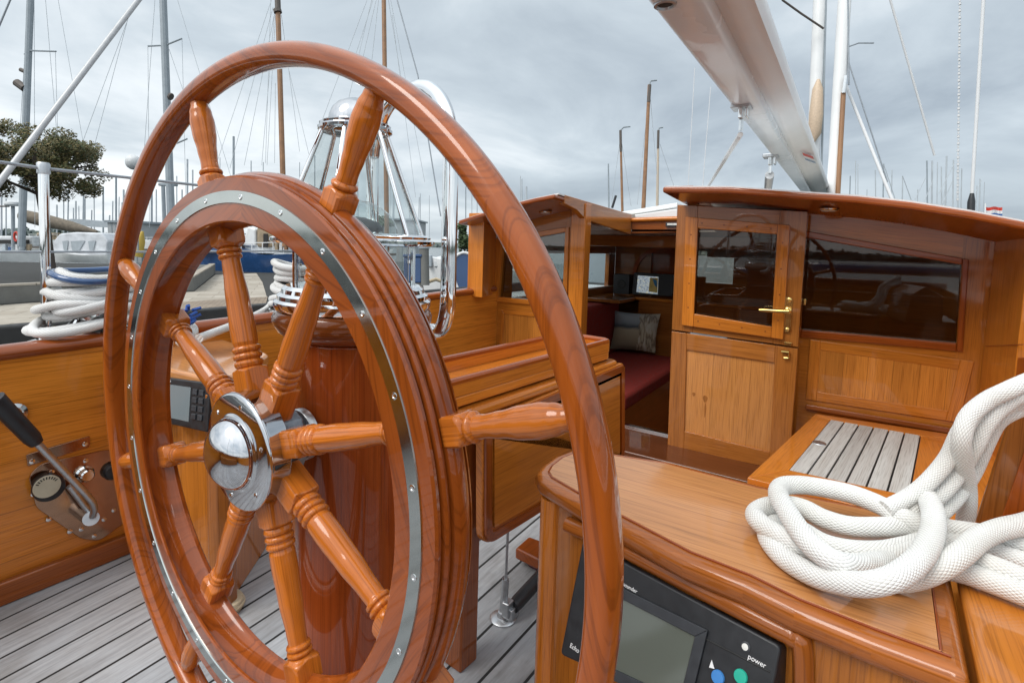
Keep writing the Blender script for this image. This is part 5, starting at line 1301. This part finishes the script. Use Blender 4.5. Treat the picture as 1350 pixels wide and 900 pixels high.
# things right of the binnacle
bn_ = thing('blue_bin', 'dark blue bin on the pontoon right of the binnacle', 'bin', atd(543, 372, 12))
pbox(532, 555, 339, 373, 12, .5, 'bin_body', navy, bn_, .03); pbox(531, 556, 335, 339, 11.98, .54, 'lid', navy, bn_, .02); pbox(537, 545, 343, 347, 11.97, .02, 'label_plate', offwhite, bn_, .004)
bd_ = thing('power_pedestal', 'grey mooring post standing beside the blue bin', 'post', atd(560, 372, 12))
MB().tube([atd(560, 376, 12.1), atd(559, 328, 12.1)], .11, 14).build('post', concrete, bd_); MB().tube([atd(559, 328, 12.1), atd(559, 322, 12.1)], .125, 14).build('cap', mastgrey, bd_)
wb2 = thing('white_sailboat', 'white sailing boat with stowed gear left of the deckhouse', 'boat', atd(600, 365, 14))
hull('hull', (560, 720), 14, .55, white, wb2, 'l', 1.8, atd(600, 372, 14).z)
pbox(575, 690, 338, 350, 13.9, .8, 'cabin', offwhite, wb2, .06)
for k in range(6): pbox(563+k*9, 569+k*9, 336+(k*7) % 9, 352, 13.6, .2, 'deck_gear', (greyp, offwhite, mastgrey, rubber, white, tan)[k], wb2, .03)
yr = MB().tube([atd(566, 371, 13), atd(575, 368, 13), atd(585, 372, 13), atd(596, 369, 13), atd(604, 372, 13)], .045, 8).build('yellow_rope', ropey); tag(yr, 'pale yellow rope lying in front of the white sailing boat', 'rope')
lbd = thing('leeboard', 'blue rounded board with a white edge standing beside the deckhouse', 'board', atd(609, 380, 4))
pts = [atd(u, v, 4.) for u, v in ((597, 352), (599, 341), (605, 335), (613, 333), (621, 337), (624, 350), (622, 372), (619, 381), (607, 383), (602, 376), (598, 364))]
pp_ = spline(pts, 4, True); MB().prism(pp_, V((FWD.x, FWD.y, 0))*.03).build('board', navy, lbd, bevel=.006); MB().tube([p-V((FWD.x, FWD.y, 0))*.004 for p in pp_], .010, 8, closed=True).build('white_edge', white, lbd)
# masts of neighbouring boats
def mast(label, top, bot, dep, wpx, mat, stays=(), spreaders=(), darktop=None, group='masts of moored boats', name='boat_mast', st_r=.02, extra=None, w2=None):
    t = thing(name, label, 'mast', atd(*bot, dep), group); r_ = wpx*dep/1400.
    tp_, bt = V((top[0], top[1], 0)), V((bot[0], bot[1], 0))
    if top[1] <= 0: tp_ = tp_+(tp_-bt)*.25
    bt = bt+(bt-tp_).normalized()*25
    MB().tube([atd(bt.x, bt.y, dep), atd(tp_.x, tp_.y, dep)], [r_, r_*(.9 if top[1] <= 0 else .7)], 10).build('pole', mat, t)
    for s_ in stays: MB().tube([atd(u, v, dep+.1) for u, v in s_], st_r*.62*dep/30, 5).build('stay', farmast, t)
    for s_ in spreaders: MB().tube([atd(u, v, dep-.05) for u, v in s_], .045*dep/30, 6).build('spreader', mastgrey, t)
    for (p0, p1, k) in (darktop or ()): MB().tube([atd(*p0, dep-.02), atd(*p1, dep-.02)], r_*k, 10).build('fitting', mastdark, t)
    return t
mast('grey mast behind the tree at the far left', (40, 0), (29, 300), 30, 8.5, mastgrey, [((45, 0), (46, 300)), ((60, 0), (82, 260)), ((73, 68), (78, 250)), ((75, -10), (110, 190)), ((33, 65), (26, 180))], [((32, 72), (40, 67), (74, 68))], [((22, 109), (33, 117), 1.2), ((27, 92), (34, 95), .6)])
mast('tall grey mast with short spreaders left of the wheel top', (215, 0), (226, 300), 30, 9.5, mastgrey, [((195, 61), (197, 300)), ((240, 51), (246, 300)), ((223, 65), (262, 180)), ((228, -20), (305, 235)), ((205, -10), (190, 200)), ((178, 0), (108, 190)), ((170, 20), (125, 190))], [((195, 61), (218, 60), (240, 51)), ((226, 192), (247, 183))], [((224, 127), (226, 128), 1.)])
mast('brown wooden mast with a dark top above the left part of the wheel', (366, 0), (375, 300), 26, 7., mastwood, [((358, 0), (284, 220)), ((360, 10), (303, 222)), ((362, 18), (322, 218)), ((363, 5), (345, 218)), ((364, 5), (352, 218)), ((371, 20), (395, 200)), ((373, 60), (410, 215)), ((357, 0), (350, 215)), ((363, 110), (362, 215))], [], [((366, 0), (366.5, 14), 1.05), ((365.5, 13), (366.5, 17), 1.5)])
mast('brown wooden mast with dark stays behind the binnacle', (506, 0), (510, 305), 26, 6.5, mastwood, [((492, 0), (468, 75)), ((496, 0), (478, 78)), ((499, 0), (490, 82)), ((490, 0), (455, 150)), ((512, 0), (530, 110)), ((515, 0), (560, 240)), ((517, 20), (548, 260)), ((484, 0), (400, 225))], [], None)
o = line('boat_stay', 'dark thick stay slanting down behind the guard hoop', 'stay', [atd(518, -20, 14), atd(551, 100, 14), atd(581, 285, 14)], .017, wire)
o = line('boat_stay', 'dark stay crossing the corner of the sky at top left', 'stay', [atd(22, -20, 12), atd(-12, 60, 12)], .02, wire)
mast('slim brown mast with a curved vane left of the boom', (856, 112), (847, 300), 40, 6., mastwood, [((857, 125), (866, 230)), ((855, 130), (840, 270))], [((856, 112), (858, 107), (866, 106))], [((856.5, 112), (855, 135), .75)])
mast('shorter dark mast left of the slim brown mast', (818, 172), (821, 300), 46, 3.8, mastwood, [((820, 190), (832, 272)), ((818, 180), (806, 268))], [((818, 172), (822, 168), (831, 167))], [((818, 172), (818.5, 200), .9)])
mast('pale short mast right of the slim brown mast', (868, 172), (866, 300), 46, 4., plain('pale_mast', (.5, .42, .33), .5), [((870, 190), (895, 265))], [((868, 172), (869, 169), (874, 168))], [((868, 172), (867.5, 196), .8)])
mast('thin grey mast at the left end of the roof gap', (802, 216), (803, 300), 60, 2.5, mastgrey)
line('antenna_whip', 'short black whip standing on the white coachroof', 'antenna', [atd(807, 274, 5.2), atd(812, 258, 5.2)], .012, blackp)
rm = random.Random(5)
def distant(u, vt, vb, dep, w, lab, grp, tilt=0., sp=True):
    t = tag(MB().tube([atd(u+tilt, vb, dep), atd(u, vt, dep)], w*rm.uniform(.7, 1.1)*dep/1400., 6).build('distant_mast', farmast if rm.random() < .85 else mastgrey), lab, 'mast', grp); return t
LB = ('thin distant mast at left between the tree and the wheel rim', 'distant masts at left')
for u, vt in ((153, 232), (172, 233), (247, 210), (110, 258), (112, 262), (100, 265), (84, 262), (136, 246), (163, 250), (200, 236), (206, 250), (233, 232), (254, 224), (265, 236), (240, 250), (75, 270), (8, 262), (2, 258)): distant(u, vt, 312, 60+rm.uniform(-8, 30), 1.6+rm.random()*.9, *LB)
LB = ('thin distant mast rising above the top of the wheel rim', 'distant masts above the rim')
for u, vt, w in ((308, 180, 2.6), (331, 212, 1.8), (347, 214, 1.3), (290, 208, 1.3), (415, 205, 1.2), (395, 214, 1.2)): distant(u, vt, 300, 60, w, *LB)
LB = ('thin distant mast in the open sky left of the deckhouse', 'distant masts left of the deckhouse')
for u, vt, w in ((602, 232, 1.6), (614, 246, 1.8), (622, 228, 1.4), (629, 250, 1.6), (592, 262, 1.5), (638, 262, 1.2), (688, 236, 2.0), (694, 246, 2.6), (686, 232, 1.), (540, 262, 1.2), (554, 255, 1.2), (566, 258, 1.1), (738, 258, 1.)): distant(u, vt, 330, 55+rm.uniform(0, 25), w, *LB)
LB = ('thin distant mast crowded behind the right end of the roof', 'distant masts at right')
for u, vt, w in ((1222, 212, 1.8), (1229, 212, 2.2), (1236, 214, 1.6), (1241, 220, 1.6), (1248, 206, 2.6), (1257, 211, 1.7), (1263, 215, 1.8), (1268, 222, 1.6), (1292, 236, 1.6), (1288, 245, 1.4), (1190, 232, 1.4), (1176, 224, 1.4), (1165, 216, 1.6), (1154, 224, 1.3), (1121, 232, 1.4), (1128, 212, 1.2), (1131, 216, 1.), (1143, 250, 1.2), (1298, 240, 1.2), (1210, 250, 1.2)): distant(u, vt, 312, 45+rm.uniform(0, 20), w, *LB, tilt=rm.uniform(-3, 1))
LB = ('grey stay slanting between distant masts behind the right roof end', 'distant stays at right')
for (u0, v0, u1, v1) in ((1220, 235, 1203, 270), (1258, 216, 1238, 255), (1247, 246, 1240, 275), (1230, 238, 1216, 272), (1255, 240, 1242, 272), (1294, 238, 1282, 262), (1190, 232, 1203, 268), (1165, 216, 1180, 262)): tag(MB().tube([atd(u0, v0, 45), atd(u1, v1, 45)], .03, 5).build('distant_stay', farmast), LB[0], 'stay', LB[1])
LB = ('thin distant mast in the crowd of masts behind the spokes and upper rim', 'distant masts behind the wheel')
for k in range(34):
    u = rm.uniform(90, 560); distant(u, rm.uniform(236, 285), 325, rm.uniform(55, 95), rm.uniform(.9, 1.9), *LB, tilt=rm.uniform(-2, 1), sp=False)
# boats added astern, out of view, to reflect in windows and polished metal
def boat_at(label, x, y, ang, L, mat, cabm):
    t = thing('moored_boat', label, 'boat', (x, y, -1.6), 'boats added for reflections'); c_, s_ = math.cos(ang), math.sin(ang)
    def P_(a, b, z): return V((x+a*c_-b*s_, y+a*s_+b*c_, z))
    rings = []
    for k in range(11):
        q = k/10; w_ = L*.15*max(.03, (1-abs(2*q-.7)**2.4/3.6) if q > .35 else (q/.35)**.7); zt_ = -1.6+L*.11*(1.25-.4*q)
        a = -L/2+L*q; rings.append([P_(a, -w_, zt_), P_(a, -w_*.9, -1.2), P_(a, -w_*.6, -1.8), P_(a, w_*.6, -1.8), P_(a, w_*.9, -1.2), P_(a, w_, zt_)])
    loft(rings, 'hull', mat, t, 0, 50)
    def pb_(a0, a1, w0, z0, z1, nm, mt): MB().prism([P_(a0, -w0, z0), P_(a1, -w0, z0), P_(a1, w0, z0), P_(a0, w0, z0)], (0, 0, z1-z0)).build(nm, mt, t, bevel=.06)
    zd = -1.6+L*.12; pb_(-L*.15, L*.22, L*.09, zd-.3, zd+.45, 'cabin', cabm); pb_(-L*.1, L*.18, L*.0915, zd+.1, zd+.3, 'cabin_window', rubber)
    MB().tube([P_(-L*.12, 0, zd), P_(-L*.12, 0, zd+L*1.25)], [.09, .06], 8).build('boat_mast', mastgrey, t); MB().tube([P_(-L*.1, 0, zd+1.), P_(L*.3, 0, zd+1.)], .12, 8).build('boom_cover', navy, t)
for k, (x, y, a, L, mt, cm, lb) in enumerate(((-9, -6.5, 1.2, 8, white, offwhite, 'unseen white sailing boat added astern to starboard for reflections'), (-12, -1.5, 1.4, 9, navy, teak, 'unseen blue sailing boat with a wooden cabin added astern for reflections'), (-10.5, 2.6, 1.7, 7.5, white, teak, 'unseen white sailing boat with a wooden cabin added astern for reflections'), (-5, -9, 1.5, 8, mastdark, offwhite, 'unseen dark sailing boat added abeam to starboard for reflections'), (1, -11, 1.6, 9, white, offwhite, 'unseen white sailing boat added abeam to starboard for reflections'))): boat_at(lb, x, y, a, L, mt, cm)
# flag
fg = thing('dutch_flag', 'red white and blue flag flying above the right end of the roof', 'flag', atd(1300, 290, 18))
MB().tube([atd(1299, 300, 18), atd(1299, 268, 18)], .02, 6).build('flagstaff', mastwhite, fg)
for k, mt in enumerate((redp, white, plain('flag_blue', (.03, .12, .35), .7))):
    m = MB(); nn_ = 10
    for j in range(nn_):
        for jj in (j, j+1): pass
        f = lambda j_, e: atd(1299.5+22*j_/nn_, 273+4.2*(k+e)+.7*math.sin(j_*.9), 18+.06*math.sin(j_*1.1))
        m.prism([f(j, 0), f(j+1, 0), f(j+1, 1), f(j, 1)], V((.002, .004, 0)))
    m.build('flag_stripe', mt, fg)
# ================================================================== WORLD, SUN, CAMERA
w = bpy.data.worlds.new('World'); SC.world = w; w.use_nodes = True; nt = w.node_tree; nt.nodes.clear()
out = nt.nodes.new('ShaderNodeOutputWorld'); bg = nt.nodes.new('ShaderNodeBackground'); nt.links.new(bg.outputs[0], out.inputs[0])
SEL, SAZ = R(50), R(158)        # sun direction: elevation, azimuth from +X towards +Y
sky = nt.nodes.new('ShaderNodeTexSky'); sky.sky_type = 'NISHITA'; sky.sun_disc = False; sky.sun_elevation = SEL; sky.sun_rotation = math.pi/2-SAZ
tc = N(nt, 'TexCoord').outputs['Generated']; s = N(nt, 'SeparateXYZ', i_0=tc)
zz = math_(nt, 'MAXIMUM', s.outputs[2], 0.); den = math_(nt, 'ADD', zz, .22)
px_ = math_(nt, 'DIVIDE', s.outputs[0], den); py_ = math_(nt, 'DIVIDE', s.outputs[1], den)
cv_ = N(nt, 'CombineXYZ', i_0=px_, i_1=py_).outputs[0]
n1 = N(nt, 'TexNoise', i_Vector=cv_, i_Scale=1.05, i_Detail=9., i_Roughness=.56, i_Distortion=.55).outputs[0]
n2 = N(nt, 'TexNoise', i_Vector=N(nt, 'Mapping', i_Vector=cv_, i_Location=(5, 3, 0)).outputs[0], i_Scale=.5, i_Detail=3., i_Roughness=.5).outputs[0]
# brighter towards port / aft-left (azimuth ~75 deg), darker and bluer to starboard-forward
dk_ = math_(nt, 'MAXIMUM', math_(nt, 'ADD', math_(nt, 'MULTIPLY', s.outputs[0], math.cos(R(-10))), math_(nt, 'MULTIPLY', s.outputs[1], math.sin(R(-10)))), 0.)
side = math_(nt, 'SUBTRACT', .85, math_(nt, 'MULTIPLY', math_(nt, 'POWER', dk_, 1.5), .95))
t_ = math_(nt, 'ADD', math_(nt, 'MULTIPLY', n1, .98), math_(nt, 'MULTIPLY', n2, .55))
t_ = math_(nt, 'ADD', t_, math_(nt, 'MULTIPLY', side, .34)); t_ = math_(nt, 'SUBTRACT', t_, .51)
t_ = math_(nt, 'ADD', t_, math_(nt, 'MULTIPLY', math_(nt, 'POWER', math_(nt, 'SUBTRACT', 1., zz), 8.), .10))
t_ = math_(nt, 'ADD', t_, math_(nt, 'MULTIPLY', zz, .10))
cl_ = ramp(nt, t_, [(.18, (3.0, 3.5, 4.0)), (.42, (4.6, 5.2, 5.65)), (.60, (6.6, 7.05, 7.35)), (.85, (8.9, 9.1, 9.2))])
up_ = math_(nt, 'SUBTRACT', math_(nt, 'MULTIPLY', zz, 1.0), math_(nt, 'MULTIPLY', s.outputs[0], .40))   # thinner, brighter cloud overhead and astern
bri = ramp(nt, up_, [(.30, 1.), (1.0, 1.6)])
cl_ = mixc(nt, 1., cl_, bri, 'MULTIPLY')
mx = mixc(nt, .93, sky.outputs[0], cl_)
nt.links.new(mx, bg.inputs[0]); bg.inputs[1].default_value = .10
sd = bpy.data.lights.new('sun', 'SUN'); sd.energy = 1.5; sd.angle = R(30); sd.color = (1, .96, .90)
so = bpy.data.objects.new('sun', sd); COL.objects.link(so); so['label'] = 'soft daylight through cloud'
dirv = V((math.cos(SEL)*math.cos(SAZ), math.cos(SEL)*math.sin(SAZ), math.sin(SEL)))
so.rotation_euler = dirv.to_track_quat('Z', 'Y').to_euler()
cd = bpy.data.cameras.new('camera'); co = bpy.data.objects.new('camera', cd); COL.objects.link(co)
cd.sensor_width = 36; cd.lens = F/1350*36; cd.clip_start = .02; cd.clip_end = 2000
cd.shift_x = 0; cd.shift_y = -(450-CY)/1350.
co.matrix_world = Matrix.Translation(CAM) @ Matrix((RGT, UP, -FWD)).transposed().to_4x4()
SC.camera = co
SC.view_settings.view_transform = 'Standard'; SC.view_settings.look = 'None'; SC.view_settings.exposure = .50; SC.view_settings.gamma = 1
SC.view_settings.use_curve_mapping = False
SC.cycles.max_bounces = 10; SC.cycles.transparent_max_bounces = 16; SC.cycles.caustics_reflective = False; SC.cycles.caustics_refractive = False
